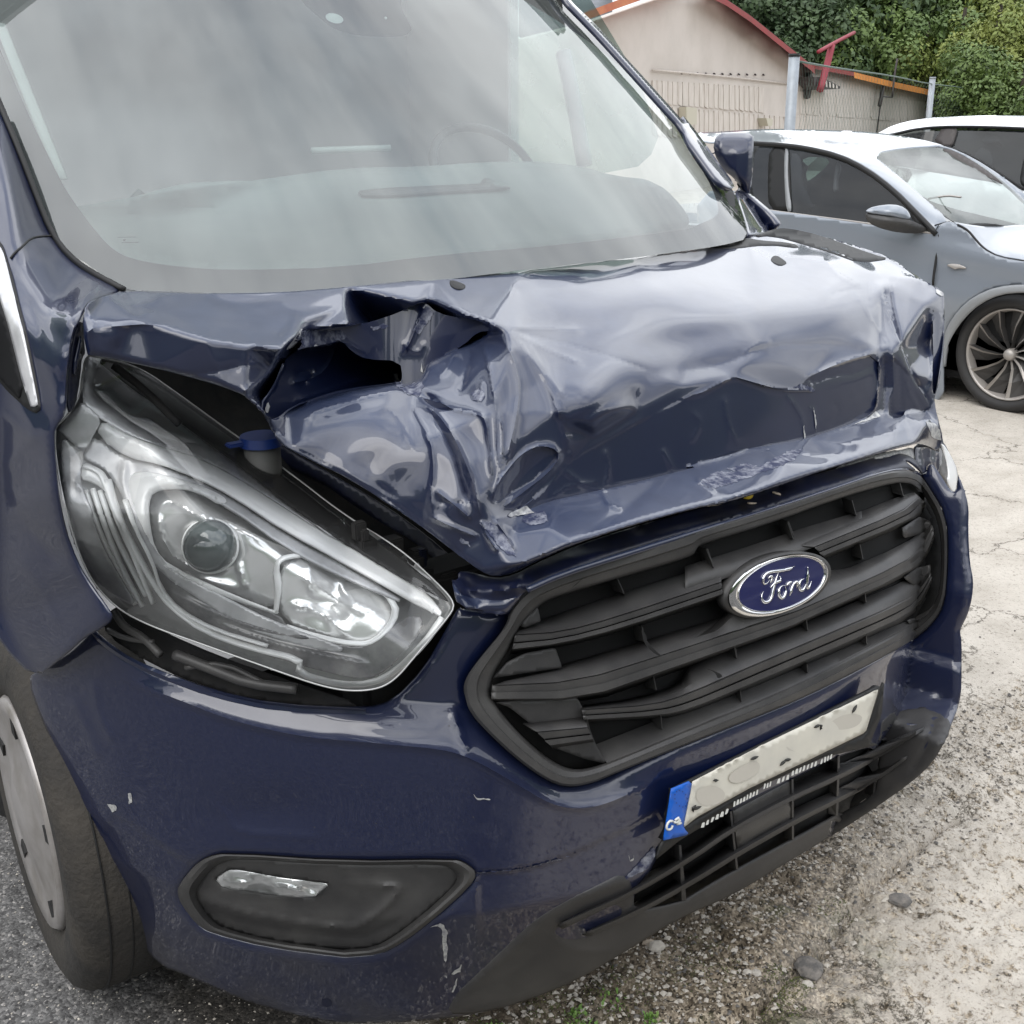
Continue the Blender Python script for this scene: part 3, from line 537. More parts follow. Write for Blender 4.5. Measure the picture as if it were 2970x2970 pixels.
bumper = vp(sheet('bumper', bumper_out, shell, 'paint', van, holes=(GR_OUT, FOG_OUT, LG), step=11, disp=bump_disp, th=.004, roll=(.007, 8), crisp=40, cons=(crease,)))
# scratches on the bumper
def bs(name, spec, m='bare', T=None): return sheet(name, spec, lambda p: shell(p)-bump_disp(p)-.0012, m, bumper, step=4, th=0, sm=0, ragged=1.6)
for s_ in ('h 475,1392 540,1365 575,1410 570,1480 580,1500 566,1590 553,1560 548,1480 545,1400 520,1385', 'h 595,1650 640,1620 655,1595 648,1640 610,1655', 'h 600,1755 620,1690 632,1670 628,1710 608,1756', 'h 560,1660 575,1665 572,1680', 'g 600,700 650,705 655,735 630,745', 'g 718,640 735,635 740,690 722,700',
           'h 720,645 740,665 820,670 822,676 740,675', 'h 1590,985 1597,1015 1620,1000 1618,980 1622,1010 1600,1022', 'g 265,0 270,0 272,2'):
    bs('scratch', s_)
for s_ in ('h 1550,1140 1600,1080 1735,930 1738,990 1700,1060 1600,1110', 'h 740,1086 1000,1060 1200,1008 1300,970 1302,974 1200,1014 1000,1066 740,1091'):
    bs('scuff_highlight', s_, 'scrape')  # scuffed paint, plus the seam's edge highlight painted as a thin strip
bs('parking_sensor', 'g 1805,1800 1830,1790 1855,1800 1858,1825 1835,1842 1805,1830', 'inner')
# crumpled nose panel between headlamps, above the grille
noseT = ctrl('''P 1322,1715:y=.135 1340,1685:y=.17 1435,1688:y=.12 1560,1640:y=.11 1818,1545:y=.095 2107,1478:y=.09 2300,1405:y=.10 2500,1345:y=.13 2640,1305:y=.18 2700,1310:y=.20 1330,1770:y=.125 1400,1790:y=.115 1480,1780:y=.10 1528,1712:y=.085 1621,1668:y=.075 1818,1605:y=.062 2025,1540:y=.055 2300,1455:y=.062 2436,1410:y=.075 2539,1374:y=.09 2617,1358:y=.105 2675,1365:y=.125 2684,1378:y=.14 2690,1330:y=.19''', blur=1)
vp(sheet('nose_panel', '''j 10,735 60,740 50,690 120,690 260,730 370,710 480,650 700,550 1000,450 1400,340 1932,165 f 750,1310 1000,1240 1200,1180 m 860,1440 950,1620 900,1560 820,1490 740,1460 f 1350,1300 1250,1268 1100,1303 900,1373 600,1473 j 1400,463 1000,588 620,708 440,793 350,905 330,935 200,925 70,895''', noseT, 'inner', van, step=9, th=.003,
    disp=add(cusp('j 60,740 130,810 350,800 440,740', .012, 9), cusp('j 100,900 130,980 200,960 330,930', .010, 10), cusp('j 300,770 420,730', .008, 9), cusp('j 480,640 900,590 1400,440 1932,290', .004, 8)), roll=(.004, 6)))
vp(sheet('nose_corner', 'j 20,740 80,810 200,850 330,840 440,790 350,905 330,930 230,925 50,880 30,800', lambda p: noseT(p)-.004, 'hood', van, step=8, disp=add(cusp('j 130,820 240,840 330,790', .007, 8), cusp('j 80,890 200,900', .006, 9)), th=.003, roll=(.006, 8)))
vp(ptube('grille_top_seal', 'j 440,795 620,712 1000,592 1400,467 f 600,1477 900,1377 1100,1307', lambda p: noseT(p)-.008, .005, 'hood', van))
# bare inner metal and lamp remains on the far corner
farT = ctrl('P 2410,1385:y=.10 2595,1320:y=.15 2650,1300:y=.18 2740,1290:x=.80 2790,1400:x=.88 2690,1390:y=.17 2700,1470:y=.18 2740,1560:x=.80 2720,1300:x=.74')
vp(sheet('torn_inner_metal', 'm 60,1550 300,1470 650,1370 690,1380 840,1340 870,1400 870,1480 740,1430 500,1500 100,1605 ', lambda p: farT(p)+.01, 'bare', van, step=7, th=.003, disp=add(cusp('m 100,1580 400,1500 700,1400', .008, 10), cusp('m 690,1360 780,1430 860,1470', .009, 9)), roll=(.006, 6)))
vp(sheet('far_nose_fold', 'm 860,1310 1000,1310 1080,1390 1110,1400 1110,1600 1060,1580 1010,1490 960,1625 880,1550 870,1440', lambda p: farT(p)-.004, 'hood', van, step=7, th=.003, disp=add(cusp('m 1010,1310 1020,1480', -.012, 9), cusp('m 900,1330 940,1450 950,1600', .008, 8)), roll=(.006, 7)))
fhl = vp(sheet('headlight', 'm 1115,1310 1140,1310 1210,1420 1285,1580 1275,1740 1250,1795 1215,1770 1180,1700 1110,1580', lambda p: farT(p)-.006, 'hldark', van, step=7, th=.01, roll=(.01, 8)))
sheet('lamp_cover_edge', 'm 1118,1312 1145,1320 1212,1425 1283,1585 1272,1745 1247,1795 1212,1765 1185,1690 1190,1600 1165,1450', lambda p: farT(p)-.014, 'silver', fhl, step=7, th=.004, roll=(.006, 7))
vp(sheet('far_wing', 'm 1080,700 1078,750 1040,860 1050,990 1075,1000 1108,1150 1132,1230 1130,1290 1170,1330 1350,1780 1330,1780 1100,1500 980,1200 950,900', lambda p: np.full(len(p), 2.75)+(p[:, 0]-2700)*.0006, 'paint', van, step=14, th=.01))
# ---- grille ------------------------------------------------------------
grille = vp(thing('grille', '', '', (0, .05, .78))); del grille['label']; del grille['category']; grille.matrix_parent_inverse = Matrix.Translation(-van.location)
def gp(o): o.parent = grille; o.matrix_parent_inverse = Matrix.Translation(-grille.location); return o
So = lambda a: (lambda p: shell(p)-a)
n_in = smooth(q(GR_IN), 2, True); n_out = smooth(q(GR_OUT), 2, True)
def ringrows(fr): # blend outer and inner loops by angle about the centre
    c_ = n_in.mean(0)
    def ang(L):
        L = resamp(L, n=900, closed=True); a = np.arctan2((L[:, 1]-c_[1])*1.9, L[:, 0]-c_[0]); o_ = np.argsort(a); return a[o_], L[o_]
    ai, Li = ang(n_in); ao, Lo = ang(n_out); A = np.linspace(-math.pi, math.pi, 260, endpoint=False)
    I = np.stack([np.interp(A, ai, Li[:, k_], period=2*math.pi) for k_ in (0, 1)], 1); O = np.stack([np.interp(A, ao, Lo[:, k_], period=2*math.pi) for k_ in (0, 1)], 1)
    return O*(1-fr)+I*fr
gp(loft('grille_surround', [(ringrows(-.06), So(-.02)), (ringrows(-.04), So(.002)), (ringrows(.08), So(.010)), (ringrows(.45), So(.009)), (ringrows(.52), So(.001)), (ringrows(.85), So(-.004)), (ringrows(1.0), So(-.012)), (ringrows(1.06), So(-.075))], 'plastic', van, n=260, closed=True, sm=0))
gp(sheet('grille_backing', ringrows(.9), So(-.085), 'dark', van, step=30, sm=0, th=.004))
def byx(s, n):
    L = smooth(q(s), 1); o_ = np.argsort(L[:, 0], kind='stable'); L = L[o_]; x = np.linspace(L[0, 0], L[-1, 0], n); return np.stack([x, np.interp(x, L[:, 0], L[:, 1])], 1)
def bar(name, back, top, bot, ob_=-.060, ot=-.006, mid=True, par=None):
    B, T_, L_ = (byx(s, 90) for s in (back, top, bot)); N_ = 90
    g1 = T_*.48+L_*.52; g2 = T_*.36+L_*.64
    u_ = L_+(L_-T_)*.35
    return gp(loft(name, [(B, So(ob_)), (T_*.7+B*.3, So(ot*.7+ob_*.3+.004)), (T_*.97+B*.03, So(ot)), (T_, So(ot-.004)), (T_*.9+L_*.1, So(ot+.002)), (g1, So(ot)), (g1*.5+g2*.5, So(ot-.012)), (g2, So(ot+.003)), (L_, So(ot+.003)), (L_+(L_-T_)*.06, So(ot-.012)), (u_, So(ob_-.01))], 'plastic', van, n=N_, sm=0, crisp=30, th=.002))
bar('grille_bar', 'j 400,1000 520,960 980,805 1490,650 1530,640', 'j 375,1045 640,1030 950,945 1530,750', 'j 360,1125 640,1092 960,1010 1540,815')
bar('grille_bar', 'k 560,370 1000,205 1330,75 1400,60', 'k 780,400 1320,180 1400,110 1430,88', 'k 830,455 1370,232 1440,165 1462,118')
bar('grille_bar', 'j 480,1275 620,1225 1100,1085 1750,890 k 340,470 k 860,590 1330,390 1500,255', 'j 245,1330 720,1308 1200,1158 1932,920 k 700,785 1350,490 1440,400 1515,272', 'j 240,1398 760,1395 1200,1242 1932,985 k 700,850 1380,545 1475,430 1520,310')
bar('grille_bar', 'j 760,1440 1060,1400 1300,1320 k 0,1120 730,870 1380,595 1490,535', 'j 750,1465 1150,1438 1352,1374 k 300,1180 700,1010 1350,735 1440,650 1500,560', 'j 760,1520 1200,1495 1352,1460 1617,1352 k 644,1138 1073,953 1370,815 1460,700 1505,600')
gp(loft('grille_sill', [('j 820,1662 1200,1512 k 0,1390 700,1130 1350,855 1440,860', So(-.07)), ('j 890,1765 k 0,1500 700,1235 1300,925 1450,850', So(-.02)), ('j 900,1790 k 0,1525 700,1260 1300,950 1460,862', So(-.012))], 'plastic', van, n=70))
for s_ in ('j 250,1290 330,1200 430,1150 600,1118 640,1230 420,1262', 'j 265,1425 500,1410 725,1398 775,1500 800,1590 830,1665 890,1770 760,1740 600,1680 480,1560 340,1450', 'k 1330,280 1440,210 1510,250 1490,300 1400,330 1335,345', 'k 1340,590 1420,530 1500,510 1500,600 1400,640 1360,610', 'k 1360,860 1480,800 1540,740 1480,860 1380,890', 'j 400,985 500,885 520,970 420,1010'):
    gp(sheet('grille_filler_panel', s_, So(-.028), 'plastic', van, step=12, th=.003, sm=0))
bar('short_grille_bar', 'j 420,1540 770,1500', 'j 500,1590 780,1565', 'j 570,1665 810,1630', -.03, .0)
for s_ in ('j 945,725 985,815', 'j 1445,565 1485,660', 'j 1905,410 1935,490', 'k 610,245 645,350', 'k 1010,110 1035,200', 'k 1308,0 1330,82', 'k 110,410 150,530', 'j 1085,1000 1110,1090', 'j 1600,1100 1615,1175', 'k 1060,385 1078,475', 'j 1150,1280 1165,1355', 'k 280,990 295,1090', 'k 725,850 735,920', 'k 1090,680 1098,745',
           'j 1190,1495 1198,1575', 'j 1637,1355 1642,1422', 'k 315,1295 322,1365', 'k 730,1130 735,1182', 'k 1100,955 1102,1005', ):
    pass
gp(loft('grille_bar_face', [('z -50,548 500,378 980,220 1270,120 1700,-5 1932,-70', So(-.052)), ('z -50,700 400,560 900,420 1250,320 1500,230 1932,60', So(-.024)), ('z -50,830 360,700 600,610 900,500 1200,410 1400,328 1932,100', So(-.014))], 'plastic', van, n=50, th=.002))
for s_ in ('j 945,725 985,815', 'j 1445,565 1485,660', 'j 1905,410 1935,490', 'k 610,245 645,350', 'k 1010,110 1035,200', 'k 1308,0 1330,82', 'k 110,410 150,530', 'j 1085,1000 1110,1090', 'j 1600,1100 1615,1175', 'k 1060,385 1078,475', 'j 1150,1280 1165,1355', 'k 280,990 295,1090', 'k 725,850 735,920', 'k 1090,680 1098,745', 'j 1190,1495 1198,1575', 'k 315,1295 322,1365', 'k 730,1130 735,1182', 'k 1100,955 1102,1005'):
    L = q(s_); w_ = np.array([14., 4.])
    gp(loft('grille_rib', [(L-w_*2.2, So(-.08)), (L, So(-.022)), (L+np.array([1.5, 0]), So(-.022)), (L+np.array([2., 0]), So(-.08))], 'plastic', van, n=4, sm=0, flat=True))
for s_ in ('j 1080,1000 1115,1060 1110,1075 1160,1135 1200,1165 1190,1170 1140,1140 1095,1090', 'j 560,700 780,706 700,780 690,785 770,710', 'k 95,1155 140,1165 215,1200 175,1225 160,1180'):
    gp(sheet('crack', s_, So(.004), 'dark', van, step=6, th=0))
# oval badge
bc = np.array([2257.5, 1698.]); A_ = np.array([143., -54.]); B_ = np.array([-29., -75.]); sh_ = np.array([9., -4.])
def ell(f_, s_=0): t_ = np.linspace(0, 2*math.pi, 97)[:-1]; return bc+s_*sh_+f_*(np.cos(t_)[:, None]*A_+np.sin(t_)[:, None]*B_)
bT = plane(at(bc[None], [float(shell(bc[None])[0])-.012])[0], (0, -1, .12))
def bo(a): return lambda p: bT(p)-a
badge = gp(loft('badge', [(ell(1.0), bo(-.02)), (ell(1.0), bo(.0)), (ell(.985, .1), bo(.005)), (ell(.93, .7), bo(.0085)), (ell(.89, .95), bo(.007)), (ell(.875, 1), bo(.002)), (ell(.865, 1), bo(.002)), (ell(.855, 1), bo(.004)), (ell(.84, 1), bo(.002))], 'chromeflat', van, n=96, closed=True, sm=0, crisp=70))
sheet('badge_field', ell(.85, 1), bo(.0018), 'badge', badge, step=12, sm=0, th=0, disp=lambda p: .0025*np.exp(-(((p-bc)/110)**2).sum(1)))
gp(sheet('badge_mount', ell(1.05), bo(-.016), 'plastic', van, step=14, sm=0, th=.02))
for s_ in ('z 900,700 870,742 835,755 818,700 845,640 900,612 1000,600 1080,590 1150,562 1180,547', 'z 1040,592 1120,580 1165,555', 'z 1000,610 965,700 935,820 920,900 895,940 840,962 808,920 806,872 830,832', 'z 905,790 960,730 1028,712 1010,660', 'z 880,690 910,650 930,690 900,740', 'z 1062,760 1012,782 992,850 1020,912 1058,900 1084,830 1068,762', 'z 1084,770 1112,732 1152,720', 'z 1170,725 1142,800 1122,882', 'z 1150,772 1198,712 1214,745 1200,790',
           'z 1290,690 1242,702 1222,762 1236,822 1275,818 1308,742', 'z 1325,556 1324,650 1308,760 1328,812 1368,716'):
    ptube('badge_lettering', s_, bo(.006), .0026, 'chromeflat', badge, step=4, sides=6, sm=2, taper=True)
# ---- number plate ------------------------------------------------------
pl0 = at(np.array([[2235., 2215.]]), [float(shell(np.array([[2235., 2215.]]))[0])-.03])[0]
pT = plane(pl0, (.0, -1, .05))
plate = vp(sheet('number_plate', 'h 1785,905 1830,612 i 0,590 500,340 1130,30 1128,55 1045,305 700,480 400,620 100,780 0,860', lambda p: pT(p)+.010, 'rubber', van, step=14, sm=0, th=.012, roll=(.004, 5)))
sheet('plate_holder', 'h 1745,1010 1770,930 1785,905 i 0,855 60,810 400,610 700,470 1050,305 1140,30 1150,10 1135,200 1070,355 1120,365 800,440 860,415 500,580 300,720 0,905', lambda p: pT(p)+.016, 'rubber', plate, step=14, sm=0, th=.004)
sheet('plate_face', 'i 78,575 500,355 1118,58 1045,297 700,465 400,608 100,772 25,832', lambda p: pT(p)+.003, 'platew', plate, step=14, sm=0, th=.002, disp=add(dent(2150, 2280, 90, 60, -.003), dent(2350, 2130, 90, 60, .003)))
sheet('country_band', 'h 1832,615 1932,572 i 72,578 22,830 h 1932,870 1787,903', lambda p: pT(p)+.003, 'plateb', plate, step=14, sm=0, th=.002)
for s_ in ('i 95,705 75,725 80,745', 'i 80,730 125,712', 'i 190,568 222,566', 'i 400,450 445,432', 'i 565,485 600,452', 'i 590,455 628,448', 'i 755,270 790,255', 'i 785,255 800,262 790,285', 'i 970,190 997,142'):
    ptube('plate_mark', s_, lambda p: pT(p)-.001, .0028, 'ink', plate, step=6, sides=5, taper=True)
for s_ in ('i 100,610 200,590 270,640 230,700 130,715 90,670', 'i 290,520 440,440 460,520 330,590 270,570', 'i 600,370 700,290 840,300 830,370 700,410 600,400', 'i 830,250 930,190 1040,200 1000,270 870,290'):
    sheet('blurred_character', s_, lambda p: pT(p)+.0018, 'smudge', plate, step=10, sm=2, th=0)
for s_ in ('h 1838,795 1815,795 1800,830 1808,845 1832,838 1836,820', 'h 1850,790 1880,770 1856,815 1885,805', 'h 1845,800 1862,805 1880,790'):
    ptube('country_letter', s_, lambda p: pT(p)-.001, .002, 'white', plate, step=4, sides=5)
for k_ in range(12):
    a_ = 2*math.pi*k_/12; c_ = q('h 1885,670')[0]+np.array([18*math.cos(a_)+5*math.sin(a_), 24*math.sin(a_)])
    sheet('star', c_+np.array([[2, 0], [0, 3], [-2, 0], [0, -3]]), lambda p: pT(p)-.0005, 'cappl', plate, step=2, sm=0, th=0)
rl = random.Random(5)
for (x0, y0, x1, y1, n_) in ((118, 825, 280, 735, 6), (300, 705, 445, 630, 8), (470, 605, 520, 585, 3), (545, 575, 620, 545, 3), (625, 530, 775, 470, 7), (790, 465, 860, 430, 4)):
    for k_ in range(n_):
        u = (k_+.5)/n_; cx, cy = x0+(x1-x0)*u, y0+(y1-y0)*u; w_ = (x1-x0)/n_*.42; h_ = 15
        p1 = [(cx-w_+rl.uniform(-2, 2), cy+h_), (cx-w_*.2, cy-h_+rl.uniform(-3, 3)), (cx+w_+rl.uniform(-2, 2), cy-h_*.9-3), (cx+w_*rl.uniform(.1, .8), cy+h_*.8)]
        sheet('holder_lettering', q('i '+' '.join('%.1f,%.1f' % c_ for c_ in p1)), lambda p: pT(p)+.008, 'white', plate, step=6, sm=0, th=0)
# ---- lower grille ------------------------------------------------------
lg = vp(sheet('lower_grille', LG, So(-.09), 'dark', van, step=30, th=.004))
VL = 'h 620,1760 700,1690 1000,1400 1090,1325 1250,1232 1430,1142 1550,1080 1620,1150 1620,1312 1915,1240 i 40,1235 330,1065 640,900 880,765 1090,650 1112,545 1120,365 1130,200 1340,150 1440,170 1530,240 1500,330 1420,470 1300,580 1100,720 900,850 600,1030 300,1210 0,1340 h 1600,1510 1300,1690 1000,1810 760,1872 560,1880 '
val_disp = add(cusp('h 1100,1420 1300,1520 1500,1530 1700,1450 1932,1340', .006, 14), cusp('h 1640,1345 1932,1200', -.004, 10), dent(1700, 2680, 120, 40, -.012, -.4), cusp('i 1440,170 1380,400 1290,530', -.006, 10), cusp('h 650,1760 1080,1390', .004, 8), cusp('i 40,1260 640,930 1090,680', -.005, 12), cusp('i 0,1300 600,990 1100,690', .006, 10))
vp(sheet('valence', VL, lambda p: shell(p)-bump_disp(p)-.005, 'valence', van, step=11, th=.004, disp=val_disp, roll=(.006, 7)))
def slat(back, top, bot): L1, L2, L3 = (resamp(smooth(q(s), 1), n=50) for s in (back, top, bot)); vp(loft('lower_grille_slat', [(L1, So(-.06)), (L2, So(.013)), (L3, So(.012)), (L3+(L3-L2)*.5, So(-.05))], 'valence', van, n=50, sm=0, th=.002))
slat('h 1640,1130 1932,950 i 300,770 640,590 900,480 1110,380', 'h 1190,1380 1620,1188 1932,1000 i 300,830 640,650 900,535 1115,425 1370,270', 'h 1215,1392 1620,1200 1932,1015 i 300,845 640,665 900,548 1115,437 1365,283')
slat('h 1640,1250 1932,1080 i 300,910 640,730 900,610 1100,500', 'h 1330,1430 1620,1308 1932,1135 i 330,965 640,790 900,660 1110,550 1280,430', 'h 1360,1436 1620,1322 1932,1150 i 330,980 640,805 900,674 1108,565 1278,440')
for s_ in ('h 1880,935 1895,1240', 'i 290,740 325,1065', 'i 635,560 638,900', 'i 895,430 885,765', 'i 5,930 35,1240', 'i 1115,370 1090,655'):
    L = q(s_); vp(loft('lower_grille_divider', [(L-np.array([26, 6.]), So(-.08)), (L-np.array([3., 0]), So(.001)), (L+np.array([3., 0]), So(.001)), (L+np.array([2., 0]), So(-.08))], 'valence', van, n=6, sm=0, flat=True))
vp(sheet('radar_cover', 'i 303,740 637,562 639,788 328,968', So(-.006), 'plastic', van, step=14, sm=0, th=.004))
# ---- fog lamp ----------------------------------------------------------
FI = 'g 1200,1120 1290,1060 1550,1108 1810,1142 1848,1150 1800,1190 1762,1226 1500,1210 1240,1168'
FP = smooth(q('g 1045,1190 1090,1090 1170,1040 1300,1020 1932,1075 h 300,1100 500,1110 600,1080 690,1085 560,1230 380,1370 200,1450 0,1470 g 1932,1470 1500,1420 1180,1330 1080,1270'), 2, True)
fo_ = resamp(smooth(q(FOG_OUT), 1, True), n=200, closed=True)
def toward(L, c_, f_): return c_+(L-c_)*f_
fc = fo_.mean(0)
bez = vp(loft('fog_lamp_bezel', [(toward(fo_, fc, 1.03), So(-.03)), (toward(fo_, fc, 1.0), So(.001)), (toward(fo_, fc, .965), So(.004)), (toward(fo_, fc, .93), So(.0)), (toward(fo_, fc, .88), So(-.028))], 'plastic', van, n=200, closed=True, sm=0))
sheet('bezel_dish', toward(fo_, fc, .885), lambda p: shell(p)+.027, 'plastic', bez, holes=(FI,), step=11, th=.003, sm=0, disp=add(cusp('g 1050,1200 1200,1255 1500,1335 1932,1392 h 80,1380 200,1300 310,1185 300,1160 0,1140', .010, 9), cusp('g 1060,1260 1200,1320 1500,1400 1932,1450 h 150,1440 400,1300', -.006, 14), dent(1000, 2640, 120, 60, -.008)))
sheet('fog_lamp', FI, lambda p: shell(p)+.030, 'chrome', bez, step=8, th=.004, disp=add(cusp('g 1240,1130 1500,1150 1780,1200', .012, 14), dent(760, 2570, 40, 25, -.02), dent(900, 2580, 30, 20, -.015), cusp('g 1480,1100 1600,1200', .006, 9)))
sheet('fog_lamp_lens', FI, lambda p: shell(p)+.020, 'lens', bez, step=12, th=0, disp=dent(800, 2580, 120, 40, .006))
# ---- near headlamp ------------------------------------------------------
HLO = '''d 478,252 530,258 770,310 1000,470 1300,688 1600,890 1932,1150 F 755,1035 820,1095 860,1137 850,1160 790,1230 740,1290 690,1305 620,1300 500,1258 380,1215 280,1180 215,1145 160,1080 120,950 103,850 105,800 d 310,655 380,590 450,480 466,350'''
hlT = ctrl('''P 248,1029:x=-.885 300,1035:x=-.86 400,1062:z=1.20 540,1160:z=1.155 700,1270:z=1.10 850,1370:z=1.05 1000,1490:z=1.005 1200,1640:z=.95 1322,1750:y=.135 1307,1783:y=.13 1214,1891:y=.14 1138,1983:y=.15 1061,2006:y=.165 953,1998:y=.20 769,1937:y=.27 584,1868:y=.34 430,1814:y=.42 331,1760:x=-.905 246,1660:x=-.94 184,1460:x=-.965 158,1307:x=-.955 161,1240:x=-.95 240,1140:x=-.91
 600,1500:y=.32 800,1600:y=.27 1000,1750:y=.20 350,1500:y=.42 400,1250:y=.46''', blur=6)
hl = vp(sheet('headlight', HLO, lambda p: hlT(p)+.034+.042*np.clip((p[:, 0]-230)/260, 0, 1), 'hlback', van, step=20, th=.004)); HL = hl
def ho(a): return lambda p: hlT(p)-a
def hls(name, spec, a, m, **k):
    k.setdefault('th', .003); k.setdefault('step', 9); return sheet(name, spec, ho(a), m, hl, **k)
UP = 'd 570,612 700,690 900,760 1100,818 1300,915 1600,1105 1932,1320 F 700,1010 770,1085 835,1150 830,1168 d 1932,1420 1600,1240 1300,1040 1100,935 900,865 700,825 535,690'
hls('headlight_top_trim', 'd 490,255 560,300 650,380 1000,620 1400,910 1650,1120 1932,1330 F 800,1090 840,1140 790,1110 d 1932,1320 1600,1105 1300,915 1100,818 900,760 700,690 572,612 470,560 460,420', -.020, 'hlgrey', disp=add(cusp('d 500,300 560,390 640,440', .010, 16), cusp('d 500,560 900,700 1300,880', -.004, 16)))
hls('headlight_top_gasket', 'd 520,256 770,310 1000,470 1300,690 1600,890 1932,1150 F 800,1085 850,1135 830,1130 d 1932,1300 1650,1110 1400,905 1000,612 700,400', -.008, 'rubber', disp=cusp('d 780,330 1000,490 1300,710 1600,910 1932,1170', .004, 8))
hls('headlight_inner_rail', 'd 1480,960 1520,930 1932,1200 F 800,1080 820,1100 d 1900,1290 1700,1150', -.012, 'hlgrey')
hls('light_guide', UP, -.016, 'silver', disp=add(cusp('d 580,650 800,760 1100,870 1500,1110 1932,1370', .010, 26)), roll=(.006, 8))
hls('headlight_mid_trim', 'd 520,700 700,830 900,870 1100,940 1300,1045 1600,1245 1932,1430 F 790,1150 d 1932,1500 1600,1330 1300,1110 1100,1010 1000,990 850,1000 800,1040 800,1200 850,1330 950,1450 1100,1530 F 530,1180 650,1220 640,1235 500,1200 420,1160 d 860,1450 750,1250 690,1050 640,960 580,880 460,830 480,780', -.030, 'hlgrey', disp=cusp('d 700,830 690,1000 760,1200 850,1400', .006, 20))
RB = 'd 690,960 720,915 820,895 1000,940 1150,985 1300,1060 1250,1100 1100,1015 960,1000 860,1020 835,1080 840,1200 870,1340 950,1430 1300,1590 1560,1690 1560,1710 1290,1620 950,1490 850,1380 770,1230 700,1060'
hls('reflector_rim', RB, -.026, 'silver', disp=cusp('d 700,950 780,910 1000,960 1280,1080', .008, 14), roll=(.008, 9))
hls('main_reflector', 'd 840,1050 880,1010 960,1000 1100,1015 1250,1100 1500,1230 1650,1340 1700,1370 1560,1380 1545,1500 1560,1690 1300,1590 950,1430 870,1340 840,1200', -.058, 'chrome', disp=add(dent(q('d 1180,1320')[0][0], q('d 1180,1320')[0][1], 95, 95, -.03), cusp('d 880,1130 950,1050 1100,1150 1230,1190 1320,1200', .010, 10), cusp('d 880,1130 920,1300 980,1400 1200,1470 1320,1420', .012, 9), cusp('d 1320,1230 1450,1270 1600,1330', .006, 9), cusp('d 1330,1400 1380,1560', .008, 8), cusp('d 1100,1500 1350,1560', .004, 9), cusp('d 1330,1200 1500,1220 1650,1330', .006, 12)))
hls('turn_reflector', 'F 530,1070 560,1052 620,1056 690,1092 750,1140 745,1172 705,1212 660,1216 600,1196 535,1172 522,1120', -.050, 'chrome', disp=add(dent(960, 1740, 60, 50, -.025), cusp('F 560,1080 620,1120 690,1160', .008, 8), cusp('F 545,1140 600,1150 660,1200', .010, 9), cusp('F 640,1070 650,1130 720,1160', .006, 8), cusp('F 580,1060 590,1110', .006, 7)))
ptube('turn_reflector_rim', 'd 1545,1690 1560,1560 1545,1440 1570,1390 1680,1370 1800,1380 F 640,1062 690,1090 748,1138 742,1175 705,1212 670,1216 600,1202 540,1182', ho(-.038), .0055, 'silver', hl, flatten=.6)
bx = q('d 1178,1320')[0]; bt = float(ho(-.062)(bx[None])[0]); bp_ = at(bx[None], [bt])[0]
bm = bmesh.new(); bmesh.ops.create_uvsphere(bm, u_segments=32, v_segments=20, radius=.0375)
me = bpy.data.meshes.new('projector_lens'); bm.to_mesh(me); bm.free(); me.materials.append(M['ball']); me.polygons.foreach_set('use_smooth', [True]*len(me.polygons))
o = bpy.data.objects.new('projector_lens', me); C.objects.link(o); o.location = bp_; o.parent = hl; o.matrix_parent_inverse = Matrix.Identity(4)
tt = np.linspace(0, 2*math.pi, 49)[:-1]; ring = bx+np.stack([np.cos(tt)*76, np.sin(tt)*74], 1)
tube('projector_ring', at(ring, np.full(len(ring), bt+.004)), .004, 'silver', hl, 8, True)
hls('headlight_lower_trim', 'd 870,1440 1000,1490 1300,1600 1560,1700 F 545,1190 660,1222 700,1215 745,1178 775,1160 800,1165 790,1200 735,1262 690,1285 600,1265 480,1230 370,1190 300,1120 290,1050', -.034, 'hldark', step=6, disp=add(cusp('d 930,1560 1200,1700 1500,1800 1800,1850', .008, 9), cusp('F 400,1170 500,1210 600,1235 700,1255', .008, 8), cusp('F 430,1150 560,1200', -.006, 8)))
for s_, r_ in (('d 600,950 640,1100 760,1350 860,1530 960,1660 1150,1800 1400,1890 1700,1960 F 560,1270 640,1292 700,1290 745,1268 800,1215 835,1165', .0065), ('d 700,1060 760,1230 850,1400 900,1560 1000,1680 1200,1790 1500,1880', .004), ('d 470,870 560,900 600,980 700,1250 800,1500 860,1640', .006)):
    ptube('chrome_strip', s_, ho(-.020), r_, 'silver', hl, flatten=.6)
for i, s_ in enumerate(('d 520,1000 600,1250 700,1480 800,1660', 'd 560,1010 640,1250 740,1450 820,1600', 'd 600,1020 680,1230 780,1430 850,1570', 'd 480,1010 540,1200 660,1460 760,1650')):
    ptube('reflector_rib', s_, ho(-.026-.002*i), .004, 'silver', hl, sides=6)
hls('side_marker', 'd 345,690 470,830 445,965 500,1100 560,1300 680,1520 770,1670 640,1600 500,1480 400,1280 360,1050 340,850', -.022, 'hlgrey', disp=add(cusp('d 380,920 480,1020 560,1150', .006, 8), cusp('d 500,1060 520,1220', .006, 7), cusp('d 400,1270 560,1330', .005, 10)))
hls('marker_trim', 'd 310,660 440,520 475,520 575,610 530,690 470,800 350,690', -.014, 'hlgrey')
hls('chrome_corner', 'd 462,845 540,875 598,950 615,1040 560,990 500,960 445,950', -.020, 'silver', roll=(.005, 7))
sheet('headlight_lens', HLO, hlT, 'lens', hl, step=14, th=0, roll=(.012, 14), disp=add(cusp('d 475,520 480,800 440,950', .002, 12)))
ptube('lens_rim', resamp(smooth(q(HLO), 2, True), step=12, closed=True), ho(.000), .0012, 'hlback', hl, sides=6, closed=True, sm=0)
